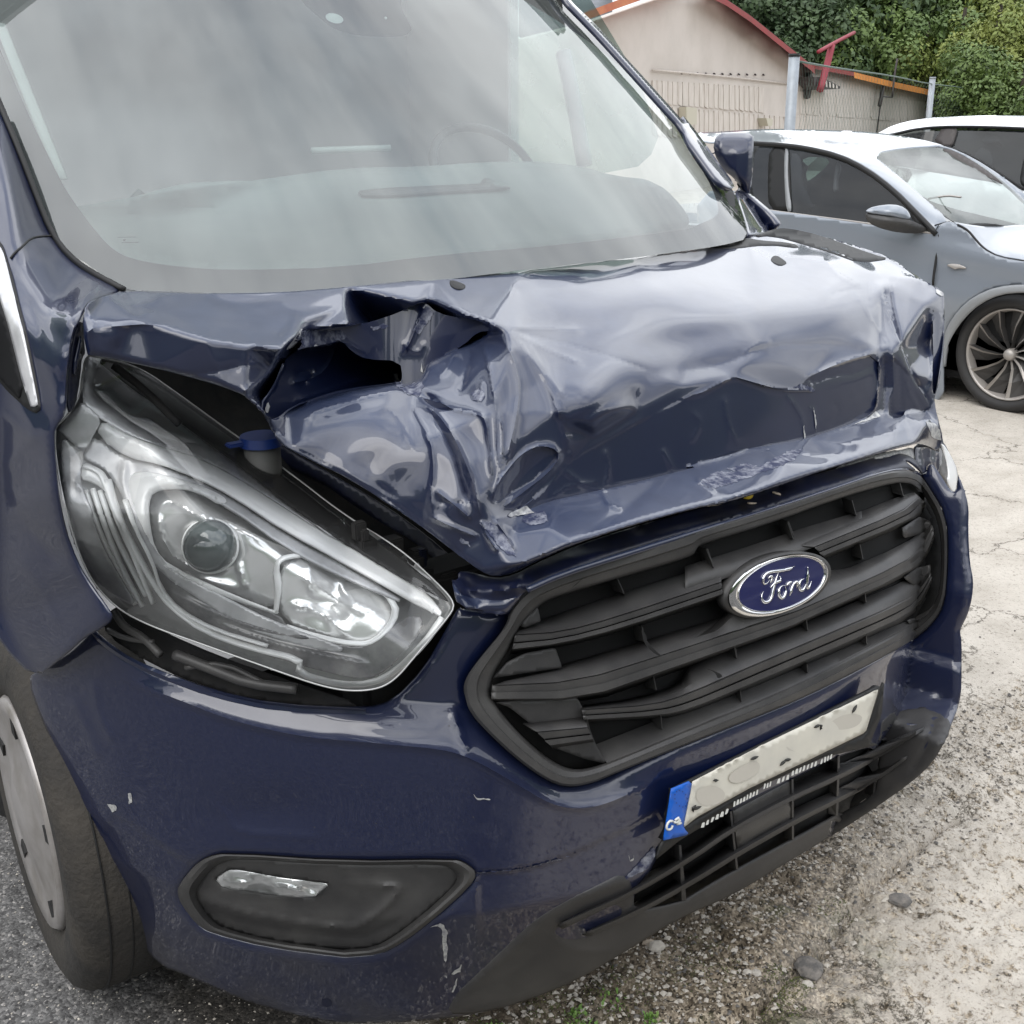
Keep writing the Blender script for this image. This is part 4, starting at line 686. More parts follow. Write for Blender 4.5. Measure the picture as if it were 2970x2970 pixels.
for s_ in ('d 630,1650 720,1700 900,1800 1200,1932 F 560,1290 690,1332 620,1336 500,1325 400,1300 300,1262 d 560,1800',):
    vp(sheet('bumper_gap', s_, lambda p: hlT(p)+.09, 'bay', van, step=14, th=.004))
for s_, r_ in (('d 640,1690 700,1780 800,1830 900,1932', .006), ('d 600,1790 700,1840 860,1860', .004), ('F 330,1235 400,1262 470,1290 560,1300', .008), ('F 350,1260 420,1250 500,1290', .004)):
    vp(ptube('bracket', s_, lambda p: hlT(p)+.05, r_, 'plastic', van))
vp(loft('bumper_lip', [('d 505,1785 560,1830 640,1885 740,1950 F 300,1265 400,1302 520,1328 690,1337', lambda p: shell(p)+.012), ('d 500,1790 550,1840 630,1900 720,1960 F 300,1272 400,1308 520,1334 690,1342', lambda p: shell(p)-bump_disp(p)-.004), ('d 505,1800 545,1855 620,1915 710,1975 F 300,1280 400,1316 520,1342 690,1348', lambda p: shell(p)-bump_disp(p)-.001)], 'hood', van, n=50))
# ---- wing, pillar, side window ------------------------------------------
sideT = ctrl('''P 0,300:x=-.80 57,440:x=-.80 104,564:x=-.80 150,678:x=-.80 197,740:x=-.80 259,787:x=-.79 365,842:x=-.77 300,860:x=-.835 256,877:x=-.89 242,910:x=-.91 214,963:x=-.935 202,1050:x=-.945 196,1128:x=-.95 194,1200:x=-.955 158,1242:x=-.965 155,1300:x=-.97 166,1417:x=-.972 186,1537:x=-.965 222,1635:x=-.955 269,1707:x=-.945 331,1795:x=-.935 290,1826:x=-.945 191,1900:x=-.965 100,1968:x=-.975 52,1900:x=-.985 0,1780:x=-.99 0,1500:x=-.985 0,1200:x=-.98 0,900:x=-.96
 90,690:x=-.865 20,520:x=-.87 140,900:x=-.925 200,930:x=-.925 0,420:x=-.85 60,760:x=-.91''', blur=5)
wing_out = 'P -60,250 0,300 57,440 104,564 150,678 197,740 259,787 365,842 300,860 256,877 242,910 n 690,1170 650,1450 630,1700 625,1932 d 305,660 300,750 320,1000 360,1230 430,1420 520,1560 620,1680 640,1730 560,1790 480,1830 370,1932 F 65,1282 0,1215 -60,1100'
wing = vp(sheet('front_wing', wing_out, sideT, 'paint', van, step=13, th=.003, roll=(.006, 7), disp=add(cusp('n 290,290 500,760 640,960 690,1170', .012, 40), cusp('d 0,900 180,720 300,660', .004, 30), cusp('n 400,1380 560,1800 600,1932', .005, 12), cusp('n 250,850 350,1100 400,1400', -.006, 14), cusp('d 0,560 180,720 180,650 80,480', .006, 16), cusp('d 0,1010 150,1200 330,1450', -.006, 22), cusp('d 100,1370 230,1560 330,1800', .005, 16), dent(60, 1650, 90, 160, .012, .4))))
vp(ptube('pillar_seam', 'n 100,480 140,420 200,380 290,288 400,272 500,270', lambda p: sideT(p)-.004, .0016, 'rubber', van))
vp(ptube('windscreen_seal', 'P -40,210 0,300 57,440 104,564 150,678 197,740 259,787 362,841', lambda p: sideT(p)-.006, .005, 'rubber', van))
sw = vp(sheet('side_window', 'n -160,180 0,300 60,480 120,680 250,1250 370,1850 360,1920 290,1925 0,1660 -160,1400', lambda p: sideT(p)-.006, 'rubber', van, step=14, th=.006))
sheet('side_window_reflection', 'n -160,330 0,330 80,590 230,1250 345,1820 345,1870 265,1870 0,820 -160,500', lambda p: sideT(p)-.014, 'hlgrey', sw, step=12, th=.004, roll=(.004, 6))  # grey strip is the light reflection in the side glass, built solid
sheet('side_glass', 'n -160,600 0,800 90,1200 240,1860 0,1610 -160,1400', lambda p: sideT(p)-.009, 'frit', sw, step=12, th=.003)
vp(sheet('wing_gap', 'n 770,1030 700,1200 650,1500 635,1932 700,1880 750,1600 765,1400 800,1385 780,1200', lambda p: sideT(p)+.02, 'inner', van, step=10, th=.003))
vp(sheet('hinge_edge', 'n 765,1180 740,1300 700,1480 700,1600 740,1480 770,1380', lambda p: sideT(p)+.008, 'hood', van, step=8, th=.003))
# ---- near wheel ------------------------------------------------------------
WC = Vector((-.862, .93, .345))
def revolve(name, prof, c0, m, par, n=72, rz=0, axis='x'):
    V = []; F_ = []; k_ = len(prof)
    for i in range(n):
        a = 2*math.pi*i/n
        for (r_, w_) in prof:
            v = Vector((w_, r_*math.cos(a), r_*math.sin(a))); v.rotate(Matrix.Rotation(rz, 3, 'Z')); V.append(c0+v)
    for i in range(n):
        for j in range(k_-1): F_.append((i*k_+j, i*k_+j+1, ((i+1) % n)*k_+j+1, ((i+1) % n)*k_+j))
    return ob(name, V, F_, m, par)
RZ = R(-4)
wheel = vp(revolve('wheel', [(.20, -.06), (.215, -.095), (.245, -.108), (.30, -.110), (.325, -.100), (.340, -.080), (.345, -.05), (.345, .05), (.340, .08), (.31, .11), (.22, .10), (.20, .06)], WC, 'tyre', van, 96, RZ))
for k_ in range(4):
    w_ = -.055+.037*k_
    gx_ = revolve('tread_groove', [(.3405, w_-.004), (.3462, w_-.0045), (.3462, w_-.0065), (.3405, w_-.008)], WC, 'rubber', wheel, 72, RZ)
cov = revolve('wheel_cover', [(.0, -.118), (.06, -.120), (.09, -.112), (.16, -.104), (.19, -.108), (.213, -.112), (.222, -.100), (.20, -.08)], WC, 'cap', wheel, 72, RZ)
for k_ in range(5):
    a = R(72*k_+20); V = []
    for (r_, da) in ((.165, -.09), (.165, .09), (.195, .07), (.195, -.07)):
        for w_ in (-.1095, -.085):
            v = Vector((w_, r_*math.cos(a+da), r_*math.sin(a+da))); v.rotate(Matrix.Rotation(RZ, 3, 'Z')); V.append(WC+v)
    ob('cover_slot', V, [(0, 2, 4, 6), (1, 7, 5, 3), (0, 1, 3, 2), (2, 3, 5, 4), (4, 5, 7, 6), (6, 7, 1, 0)], 'rubber', wheel, False)
vp(sheet('wheel_arch_liner', 'P -60,1700 100,1900 500,2700 520,2830 300,2850 150,2700 -60,2300', ctrl('P -60,1700:y=1.4 100,1900:y=1.3 500,2700:y=1.0 300,2850:y=1.3 -60,2300:y=1.6 520,2830:y=.9'), 'bay', van, step=40, th=.004))
vp(box('underbody', (-.66, .55, .27), (.70, 3.6, .36), 'bay', van)); vp(box('radiator', (-.62, .28, .34), (.66, .36, .90), 'bay', van, .01))
# ---- windscreen and cab --------------------------------------------------
WSO = 'P -60,170 0,300 57,440 104,564 150,678 197,740 259,787 365,842 484,850 600,858 807,857 1000,842 1259,816 1518,783 1828,749 2000,726 2089,713 2165,694 c 370,1330 385,1290 340,1150 300,1060 200,930 100,770 0,640 b 1900,720 1700,480 1500,240 1380,110 1290,30 1250,-20 1150,-110 P -60,-60'
WSI = 'P -60,20 a 0,270 150,620 250,830 350,1030 400,1110 500,1250 600,1370 680,1430 800,1465 1000,1495 1300,1515 1932,1497 b 500,1430 1200,1375 1932,1285 c 100,1260 190,1225 225,1190 210,1120 160,1000 60,860 0,740 b 1800,640 1650,470 1450,290 1200,120 1000,0 900,-60 P -60,-60'
ws = vp(sheet('windscreen', WSO, wind, 'glass', van, step=26, th=0))
sheet('windscreen_border', WSO, lambda p: wind(p)+.004, 'frit', ws, holes=(WSI,), step=16, th=0)
sheet('sensor_patch', 'a 1660,-40 1700,20 1780,90 1850,150 1932,185 b 100,203 250,208 330,203 375,180 375,150 340,90 318,50 318,-40', lambda p: wind(p)+.004, 'frit', ws, step=14, th=0)
for c_ in ((970, 53, 26, 13), (1119, 52, 4, 4)):
    t_ = np.linspace(0, 2*math.pi, 25)[:-1]; sheet('camera_window', np.stack([c_[0]+c_[2]*np.cos(t_+.2), c_[1]+c_[3]*np.sin(t_)+c_[2]*.3*np.cos(t_)], 1), lambda p: wind(p)+.002, 'sticker', ws, step=4, sm=0, th=0)
for s_ in ('a 655,1328 765,1326 765,1330 655,1332', 'a 690,1340 705,1340 702,1352 690,1352', 'a 680,1358 780,1354 780,1360 680,1363'): sheet('glass_mark', s_, lambda p: wind(p)+.002, 'rubber', ws, step=6, sm=0, th=0)
vp(sheet('pillar_outer', 'b 1172,-110 1228,0 1306,78 1426,202 1580,372 1780,594 1902,725 c 40,780 130,905 222,1030 290,1062 320,1045 200,880 100,740 0,620 b 1932,720 1800,570 1600,350 1450,185 1330,65 1260,0 1200,-110', lambda p: wind(p-np.array([45., -10]))+.03, 'paint', van, step=12, th=.01, roll=(.006, 6)))
vp(sheet('mirror_foot', 'c 315,1075 340,1045 400,1110 500,1200 560,1290 470,1310 400,1320 380,1320 385,1290', lambda p: wind(p)+.0, 'paint', van, step=10, th=.02, roll=(.01, 8), disp=cusp('c 330,1060 430,1230 470,1310', .010, 12)))
mirT = lambda p: plane((1.05, 1.05, 1.45), (-.55, -.83, .05))(p)
mir = vp(sheet('door_mirror', 'c 188,850 205,750 300,742 400,745 418,770 416,830 418,900 400,1090 370,1080 300,990 250,960', mirT, 'paint', van, step=8, th=.04, roll=(.022, 10), disp=add(cusp('c 320,828 330,900 325,1030', .014, 26), lambda p: -.0005*np.maximum(0, 428-p[:, 1]))))
# cab interior
cab = vp(box('cab_rear_wall', (-.86, 2.35, .5), (.86, 2.40, 1.95), 'cabin', van))
vp(box('cab_floor', (-.86, .9, .5), (.86, 2.4, .55), 'cabin', van)); vp(box('cab_roof', (-.80, 1.28, 1.90), (.80, 2.5, 1.96), 'ceil', van, .01))
vp(box('cab_side', (-.90, 1.25, .5), (-.87, 2.4, 1.30), 'cabin', van)); vp(box('cab_side', (.86, 1.82, .5), (.90, 2.4, 1.95), 'cabin', van)); vp(box('cab_side', (.86, 1.0, .5), (.90, 1.95, 1.28), 'cabin', van))
vp(box('roof_skin', (-.86, 1.30, 1.965), (.86, 4.9, 1.985), 'paint', van, .008))
vp(box('load_body', (-.97, 2.45, .45), (.96, 4.9, 1.96), 'paint', van, .04))
# dashboard top follows the foot of the screen
dashT = ctrl('P 150,650:y=.95 500,600:y=1.3 1000,505:y=1.25 1480,470:y=1.25 1750,500:y=1.2 1910,520:y=1.15 2000,660:y=.95 1300,770:y=.62 700,790:y=.70 400,740:y=.80 1000,780:y=.62 1500,600:y=.95 900,650:y=.98', blur=12)
dash = vp(sheet('dashboard', 'a 300,1180 700,1110 1500,1000 1932,940 b 400,935 800,905 1100,905 1350,935 1500,985 1750,1010 1932,1200 1932,1290 500,1440 0,1500 a 1500,1520 800,1470 500,1330', dashT, 'dash', van, step=22, th=.02, disp=add(cusp('b 50,1080 700,1060 930,1050', -.02, 16), cusp('b 0,1370 800,1300 1500,1240 1932,1180', -.012, 6), cusp('a 480,1180 1500,1110 1932,1000 b 400,990 800,950', .02, 14))))
sheet('dash_recess', 'b 60,1060 700,1030 770,1030 770,985 930,1045 930,1052 700,1062 100,1100', lambda p: dashT(p)-.03, 'wheelr', dash, step=14, th=.004)
swc = at(q('b 790,960'), [tfix(tuple(q('b 790,960')[0]), 'y', 1.36)])[0]; pts = [Vector(swc)+Vector((.15*math.cos(a), .08*math.sin(a), .105*math.sin(a))) for a in np.linspace(0, 2*math.pi, 41)[:-1]]
stw = vp(tube('steering_wheel', pts, .011, 'wheelr', van, 8, True))
tube('spoke', [Vector(swc)+Vector((-.17, 0, 0)), Vector(swc)+Vector((.17, 0, 0))], .018, 'wheelr', stw)
vp(sheet('far_side_glass', 'b 500,-300 500,950 1650,1000 1800,700 1200,-300', plane((.87, 1.4, 1.4), (1, 0, 0)), 'cabglass', van, step=60, th=0))
vp(ptube('far_door_pillar', 'b 1225,290 1290,600 1345,930', plane((.86, 1.4, 1.4), (1, 0, 0)), .022, 'cabin', van, step=40))
vp(ptube('cab_grab_edge', 'a 1745,845 1932,838 b 255,830', lambda p: wind(p)+.10, .006, 'sticker', van, step=40))
vp(ptube('paper_edge', 'P 0,70 180,520', lambda p: wind(p)+.03, .010, 'sticker', van, step=30, flatten=.3))
# leaves caught under the bonnet lip
for s_, m_ in (('f 350,1420 380,1400 415,1405 415,1435 390,1448 360,1440', 'yellow'), ('f 145,1485 200,1460 270,1450 250,1470 190,1485', 'leaf'), ('f 510,1400 560,1405 575,1420 550,1415', 'leaf'), ('f 370,1460 420,1462 440,1466 400,1470', 'leaf')):
    o = sheet('leaf', s_, lambda p: noseT(p)-.006, m_, None, step=6, th=.002, disp=dent(2170, 1437, 10, 10, .006))
    tag(o, {'yellow': 'bright yellow leaf caught under the buckled bonnet lip above the grille'}.get(m_, 'x'), 'leaf')
lv = [o for o in C.objects if o.name.startswith('leaf') and o['label'] == 'x']
for o, t_ in zip(lv, ('long pale dry leaf left of the yellow leaf under the bonnet lip', 'thin curled brown leaf right of the yellow leaf under the bonnet lip', 'tiny dry leaf scrap just below the yellow leaf above the grille')): o['label'] = t_
for o in C.objects:
    if o.name.startswith('leaf'): o['group'] = 'leaves caught above the grille'
# ================================================================== ground
NT = {}
def vnoise(x, y, s, seed):
    if seed not in NT: NT[seed] = np.random.RandomState(seed).rand(128, 128)
    T_ = NT[seed]; X = np.abs(x*s+500); Y = np.abs(y*s+500); ix, iy = X.astype(int), Y.astype(int); fx, fy = X-ix, Y-iy
    fx = fx*fx*(3-2*fx); fy = fy*fy*(3-2*fy); g_ = lambda a, b: T_[a % 128, b % 128]
    return g_(ix, iy)*(1-fx)*(1-fy)+g_(ix+1, iy)*fx*(1-fy)+g_(ix, iy+1)*(1-fx)*fy+g_(ix+1, iy+1)*fx*fy
def edgey(x): return .395+.05*(vnoise(x, x*0, 2.3, 4)-.5)+.03*(vnoise(x, x*0, 9, 5)-.5)
def ground_h(x, y):
    slab = 1/(1+np.exp((edgey(x)-y)/.008)); slab = np.where(x < -.62, 0, slab)
    asph = 1/(1+np.exp((x+.62+.06*(vnoise(x, y, 3, 9)-.5))/.03)); rough = (1-slab)*(1-asph)*np.clip(1.15-(.15-y)*1.2, .35, 1)
    n = (vnoise(x, y, 6, 1)-.5)*.018+(vnoise(x, y, 17, 2)-.5)*.014+(vnoise(x, y, 45, 3)-.5)*.010+(vnoise(x, y, 110, 6)-.5)*.006
    c1 = np.abs(y-(.07+.10*(x-.3)+.05*(vnoise(x, y, 5, 11)-.5))); crk = -.032*np.exp(-(c1/.009)**2)*(np.abs(x-.42) < .45)
    a_ = (vnoise(x, y, 60, 7)-.5)*.004+(vnoise(x, y, 130, 8)-.5)*.003
    big = -.014*np.clip(.45-y, 0, .3)*(1-asph)
    return rough*(n*1.5-.006+crk)+asph*a_+slab*(.004+(vnoise(x, y, 14, 12)-.5)*.0012)+big
def axis_(lo, hi, d, far, g_):
    a = list(np.arange(lo, hi, d)); s = d; v = hi
    while v < far: s = min(s*g_, 60); a.append(v); v += s
    a.append(far); s = d; v = lo; b = []
    while v > -far: s = min(s*g_, 60); v -= s; b.append(v)
    return np.array(b[::-1]+a)
xs = axis_(-1.15, 2.0, .0085, 700, 1.16); ys = axis_(-.50, 1.15, .0085, 700, 1.16)
GX, GY = np.meshgrid(xs, ys); GZ = ground_h(GX, GY); GZ = np.where((np.abs(GX) > 12) | (np.abs(GY) > 12), 0, GZ)
V = np.stack([GX.ravel(), GY.ravel(), GZ.ravel()], 1); nx, ny = len(xs), len(ys); I, J = np.meshgrid(np.arange(nx-1), np.arange(ny-1)); a = (J*nx+I).ravel(); Fq = np.stack([a, a+1, a+nx+1, a+nx], 1)
me = bpy.data.meshes.new('ground'); me.vertices.add(len(V)); me.vertices.foreach_set('co', V.ravel()); me.loops.add(Fq.size); me.loops.foreach_set('vertex_index', Fq.ravel()); me.polygons.add(len(Fq)); me.polygons.foreach_set('loop_start', np.arange(0, Fq.size, 4)); me.update(); me.validate()
me.polygons.foreach_set('use_smooth', [True]*len(Fq)); gnd = bpy.data.objects.new('ground', me); C.objects.link(gnd); gnd['kind'] = 'structure'
def ground_mat():
    m = bpy.data.materials.new('yard_surface'); m.use_nodes = True; n = m.node_tree; L = n.links; b = n.nodes['Principled BSDF']; b.inputs['Roughness'].default_value = .9; b.inputs['Specular IOR Level'].default_value = .25
    g = n.nodes.new('ShaderNodeNewGeometry'); s = n.nodes.new('ShaderNodeSeparateXYZ'); L.new(g.outputs['Position'], s.inputs[0])
    def noise(sc, det=6, ro=.6, dist=0):
        t = n.nodes.new('ShaderNodeTexNoise'); t.inputs['Scale'].default_value = sc; t.inputs['Detail'].default_value = det; t.inputs['Roughness'].default_value = ro; t.inputs['Distortion'].default_value = dist; L.new(g.outputs['Position'], t.inputs['Vector']); return t.outputs['Fac']
    def ramp(f_, *st):
        r_ = n.nodes.new('ShaderNodeValToRGB'); el = r_.color_ramp.elements
        while len(el) < len(st): el.new(.5)
        for e_, (p_, c_) in zip(el, st): e_.position = p_; e_.color = (*c_, 1)
        L.new(f_, r_.inputs[0]); return r_.outputs[0]
    def mix(f_, a_, b_, t='MIX'):
        x = n.nodes.new('ShaderNodeMix'); x.data_type = 'RGBA'; x.blend_type = t
        if isinstance(f_, float): x.inputs[0].default_value = f_
        else: L.new(f_, x.inputs[0])
        L.new(a_, x.inputs[6]); L.new(b_, x.inputs[7]); return x.outputs[2]
    def mth(op, a_, b_, cl=False):
        x = n.nodes.new('ShaderNodeMath'); x.operation = op; x.use_clamp = cl
        for i, v in enumerate((a_, b_)):
            if isinstance(v, (int, float)): x.inputs[i].default_value = v
            else: L.new(v, x.inputs[i])
        return x.outputs[0]
    conc = ramp(noise(5, 9, .65), (.3, (.38, .345, .295)), (.5, (.475, .435, .38)), (.72, (.545, .505, .445)))
    pores = ramp(noise(120, 4, .7), (.30, (.45, .43, .40)), (.45, (1, 1, 1)))
    conc = mix(1.0, conc, pores, 'MULTIPLY')
    vor = n.nodes.new('ShaderNodeTexVoronoi'); vor.inputs['Scale'].default_value = 190; L.new(g.outputs['Position'], vor.inputs['Vector'])
    agg = ramp(vor.outputs['Color'], (.12, (.05, .045, .038)), (.35, (.20, .175, .145)), (.6, (.38, .34, .285)), (.9, (.60, .56, .49)))
    agg2 = mix(1.0, agg, ramp(noise(60, 8, .75), (.32, (.10, .09, .08)), (.48, (.85, .82, .78)), (.7, (1.15, 1.12, 1.05))), 'MULTIPLY')
    agg2 = mix(1.0, agg2, ramp(noise(9, 6, .7), (.35, (.42, .38, .32)), (.6, (1.1, 1.06, 1.0))), 'MULTIPLY')
    moss = ramp(noise(70, 5, .7), (.3, (.02, .022, .012)), (.7, (.10, .115, .045)))
    mmask = ramp(noise(4.2, 7, .72, .4), (.52, (0, 0, 0)), (.62, (.8, .8, .8)))
    rough = mix(mmask, agg2, moss)
    # towards the camera the slab is merely pitted
    pit = mix(ramp(noise(38, 7, .75), (.40, (0, 0, 0)), (.50, (1, 1, 1))), agg2, conc)
    fy = mth('ADD', s.outputs[1], mth('MULTIPLY', noise(2.5, 6, .7), .5)); fx = mth('MULTIPLY', s.outputs[0], -.55)
    near = n.nodes.new('ShaderNodeMapRange'); near.inputs[1].default_value = .26; near.inputs[2].default_value = -.06; L.new(mth('ADD', fy, fx), near.inputs[0])
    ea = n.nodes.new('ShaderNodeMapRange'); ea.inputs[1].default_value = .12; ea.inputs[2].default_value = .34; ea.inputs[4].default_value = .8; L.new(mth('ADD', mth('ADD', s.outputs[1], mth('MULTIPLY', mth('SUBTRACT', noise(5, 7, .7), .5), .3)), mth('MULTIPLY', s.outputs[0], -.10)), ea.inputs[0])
    rough = mix(ea.outputs[0], rough, ramp(noise(90, 7, .75), (.3, (.018, .014, .010)), (.55, (.075, .058, .042)), (.75, (.26, .22, .18))))  # brown earth by the bumper, with the bumper's shadow darkened into its colour
    surf = mix(near.outputs[0], rough, pit)
    eg = n.nodes.new('ShaderNodeMapRange'); eg.inputs[1].default_value = .36; eg.inputs[2].default_value = .44; L.new(mth('ADD', s.outputs[1], mth('MULTIPLY', mth('SUBTRACT', noise(7, 6, .7), .5), .22)), eg.inputs[0])
    surf = mix(eg.outputs[0], surf, conc)
    # cracks across the slabs
    v2 = n.nodes.new('ShaderNodeTexVoronoi'); v2.feature = 'DISTANCE_TO_EDGE'; v2.inputs['Scale'].default_value = 1.15; dv = n.nodes.new('ShaderNodeVectorMath'); dv.operation = 'ADD'; nn_ = n.nodes.new('ShaderNodeTexNoise'); nn_.inputs['Scale'].default_value = 4; nn_.inputs['Detail'].default_value = 9; nn_.inputs['Roughness'].default_value = .7
    sc_ = n.nodes.new('ShaderNodeVectorMath'); sc_.operation = 'SCALE'; sc_.inputs['Scale'].default_value = .35; L.new(g.outputs['Position'], nn_.inputs['Vector']); L.new(nn_.outputs['Color'], sc_.inputs[0]); L.new(g.outputs['Position'], dv.inputs[0]); L.new(sc_.outputs[0], dv.inputs[1]); L.new(dv.outputs[0], v2.inputs['Vector'])
    ck = ramp(v2.outputs['Distance'], (.0, (.12, .11, .09)), (.006, (1, 1, 1))); surf = mix(1.0, surf, ck, 'MULTIPLY')
    asp = ramp(vor.outputs['Color'], (.1, (.07, .068, .068)), (.5, (.13, .127, .125)), (.78, (.20, .195, .19)), (.93, (.40, .38, .36)))
    asp = mix(1.0, asp, ramp(noise(30, 8, .7), (.35, (.5, .5, .5)), (.6, (1.1, 1.1, 1.1))), 'MULTIPLY')
    wet = ramp(noise(3.1, 7, .65), (.46, (1, 1, 1)), (.56, (.38, .36, .33)))
    wm = n.nodes.new('ShaderNodeMapRange'); wm.inputs[1].default_value = -.95; wm.inputs[2].default_value = -.80; L.new(s.outputs[0], wm.inputs[0]); asp = mix(wm.outputs[0], asp, mix(1.0, asp, wet, 'MULTIPLY'))
    am = n.nodes.new('ShaderNodeMapRange'); am.inputs[1].default_value = -.50; am.inputs[2].default_value = -.64; L.new(mth('ADD', s.outputs[0], mth('MULTIPLY', mth('SUBTRACT', noise(6, 6, .7), .5), .3)), am.inputs[0])
    surf = mix(am.outputs[0], surf, asp)
    ay = n.nodes.new('ShaderNodeMapRange'); ay.inputs[1].default_value = -.95; ay.inputs[2].default_value = -1.15; L.new(mth('ADD', s.outputs[1], mth('MULTIPLY', s.outputs[0], -.12)), ay.inputs[0]); surf = mix(ay.outputs[0], surf, asp); L.new(surf, b.inputs['Base Color'])  # unseen yard behind the camera turned to asphalt, darkening what the van reflects
    bp = n.nodes.new('ShaderNodeBump'); bp.inputs['Strength'].default_value = .7; bp.inputs['Distance'].default_value = .004; L.new(mth('ADD', noise(160, 6, .7), mth('MULTIPLY', vor.outputs['Distance'], -.6)), bp.inputs['Height']); L.new(bp.outputs[0], b.inputs['Normal'])
    return m
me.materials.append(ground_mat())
for nm_, c1_, c2_ in (('stone_pale', (.52, .48, .42), (.36, .33, .29)), ('stone_dark', (.10, .095, .09), (.2, .18, .16))): M[nm_] = mat(nm_, c1_, .9, col2=c2_, nscale=60, bump=.3, bscale=200)
M['weed'] = mat('weed_green', (.10, .22, .035), .6, col2=(.20, .30, .08), nscale=30); M['moss'] = mat('moss_green', (.06, .085, .02), .9, col2=(.13, .13, .045), nscale=60)
def pebbles(name, n, region, smin, smax, m, seed):
    r_ = random.Random(seed); V = []; F_ = []
    base = [(1, 0, 0), (-1, 0, 0), (0, 1, 0), (0, -1, 0), (0, 0, 1), (0, 0, -1)]; fs = [(0, 2, 4), (2, 1, 4), (1, 3, 4), (3, 0, 4), (2, 0, 5), (1, 2, 5), (3, 1, 5), (0, 3, 5)]
    k_ = 0
    while k_ < n:
        x = r_.uniform(region[0], region[1]); y = r_.uniform(region[2], region[3])
        if region[4](x, y) < r_.random(): continue
        k_ += 1; s_ = smin+(smax-smin)*r_.random()**3; a_ = r_.uniform(0, 6.28); z = float(ground_h(np.array([x]), np.array([y]))[0]); b0 = len(V)
        sx, sy, sz = s_*r_.uniform(.7, 1.2), s_*r_.uniform(.6, 1), s_*r_.uniform(.4, .8)
        for (p0, p1, p2) in base:
            p0, p1, p2 = p0*sx*r_.uniform(.8, 1.15)+r_.uniform(-.2, .2)*s_, p1*sy*r_.uniform(.8, 1.15)+r_.uniform(-.2, .2)*s_, p2*sz
            V.append((x+p0*math.cos(a_)-p1*math.sin(a_), y+p0*math.sin(a_)+p1*math.cos(a_), z+p2+sz*.35))
        F_ += [tuple(b0+i for i in f_) for f_ in fs]
    return ob(name, V, F_, m, None, False, 'stuff')
pr_ = lambda x, y: (1 if y < edgey(np.array([x]))[0] else .08)*min(1, max(.03, .75+(y-.12-.25*x*.3)*4))
pebbles('gravel', 9000, (-.62, 1.9, -.45, .75, pr_), .0012, .0085, 'stone_pale', 1); pebbles('dark_grit', 5000, (-.9, 1.9, -.45, .9, pr_), .0012, .007, 'stone_dark', 2)
pebbles('asphalt_chips', 2500, (-1.15, -.6, .55, 2.6, lambda x, y: .8), .001, .004, 'stone_pale', 3)
for i, (x, y, r__, m_) in enumerate(((2350, 2790, .028, 'stone_dark'), (1905, 2745, .016, 'stone_pale'), (2195, 2815, .010, 'stone_pale'), (2422, 2680, .009, 'stone_pale'), (2612, 2605, .022, 'stone_dark'), (2170, 2810, .008, 'stone_pale'), (2345, 2835, .012, 'stone_pale'), (1887, 2728, .014, 'leaf'))):
    g_ = at([[x, y]], [tfix((x, y), 'z', 0)])[0]; bm = bmesh.new(); bmesh.ops.create_icosphere(bm, subdivisions=2, radius=r__)
    for v in bm.verts: v.co = Vector((v.co.x*rnd.uniform(.85, 1.1)*1.2, v.co.y*rnd.uniform(.85, 1.1), v.co.z*.45*rnd.uniform(.8, 1.1)))
    me = bpy.data.meshes.new('stone'); bm.to_mesh(me); bm.free(); me.materials.append(M[m_]); o = bpy.data.objects.new('stone', me); C.objects.link(o); o.location = (g_[0], g_[1], float(ground_h(g_[:1], g_[1:2])[0])+r__*.25); o.rotation_euler = (0, 0, rnd.uniform(0, 6))
    tag(o, ['dark flat stone on the eroded concrete low down right of the bumper corner', 'pale rounded stone on the dirt just below the bumper edge', 'pale pebble left of the dark flat stone', 'small pale pebble in the crack below the bumper', 'broad dark stone chip sunk in the concrete near the crack', 'tiny pale pebble furthest left of the dark flat stone', 'white pebble touching the dark flat stone', 'orange brown lump of earth beside the pale rounded stone'][i], 'stone', 'loose stones before the van')
def tufts(name, spots, m, n, h, w_):
    V = []; F_ = []; r_ = random.Random(11)
    for (px, py, rad, cnt) in spots:
        g_ = at([[px, py]], [tfix((px, py), 'z', 0)])[0]
        for _ in range(cnt):
            a_ = r_.uniform(0, 6.28); d_ = rad*r_.random()**.6; x, y = g_[0]+d_*math.cos(a_), g_[1]+d_*math.sin(a_); z = float(ground_h(np.array([x]), np.array([y]))[0]); hh = h*r_.uniform(.3, 1); b_ = r_.uniform(0, 6.28); l_ = r_.uniform(.1, .9)*hh; ww = w_*r_.uniform(.6, 1.2)
            ux, uy = math.cos(b_), math.sin(b_); b0 = len(V)
            V += [(x-uy*ww*.4, y+ux*ww*.4, z), (x+uy*ww*.4, y-ux*ww*.4, z), (x+ux*l_*.5+uy*ww, y+uy*l_*.5-ux*ww, z+hh*.6), (x+ux*l_*.5-uy*ww, y+uy*l_*.5+ux*ww, z+hh*.6), (x+ux*l_, y+uy*l_, z+hh*.8)]
            F_ += [(b0, b0+1, b0+2, b0+3), (b0+3, b0+2, b0+4)]
    return ob(name, V, F_, m, None, False, 'stuff')
tufts('weeds', ((1670, 2930, .022, 60), (1710, 2960, .02, 40), (1890, 2945, .014, 50), (1425, 2965, .02, 30), (1780, 2880, .03, 30)), 'weed', 0, .016, .0028)
tufts('moss', ((2290, 2830, .05, 700), (2260, 2900, .05, 500), (1800, 2860, .07, 700), (2430, 2620, .04, 300), (2030, 2780, .08, 500), (1600, 2900, .06, 600), (1350, 2960, .05, 300)), 'moss', 0, .004, .0015)
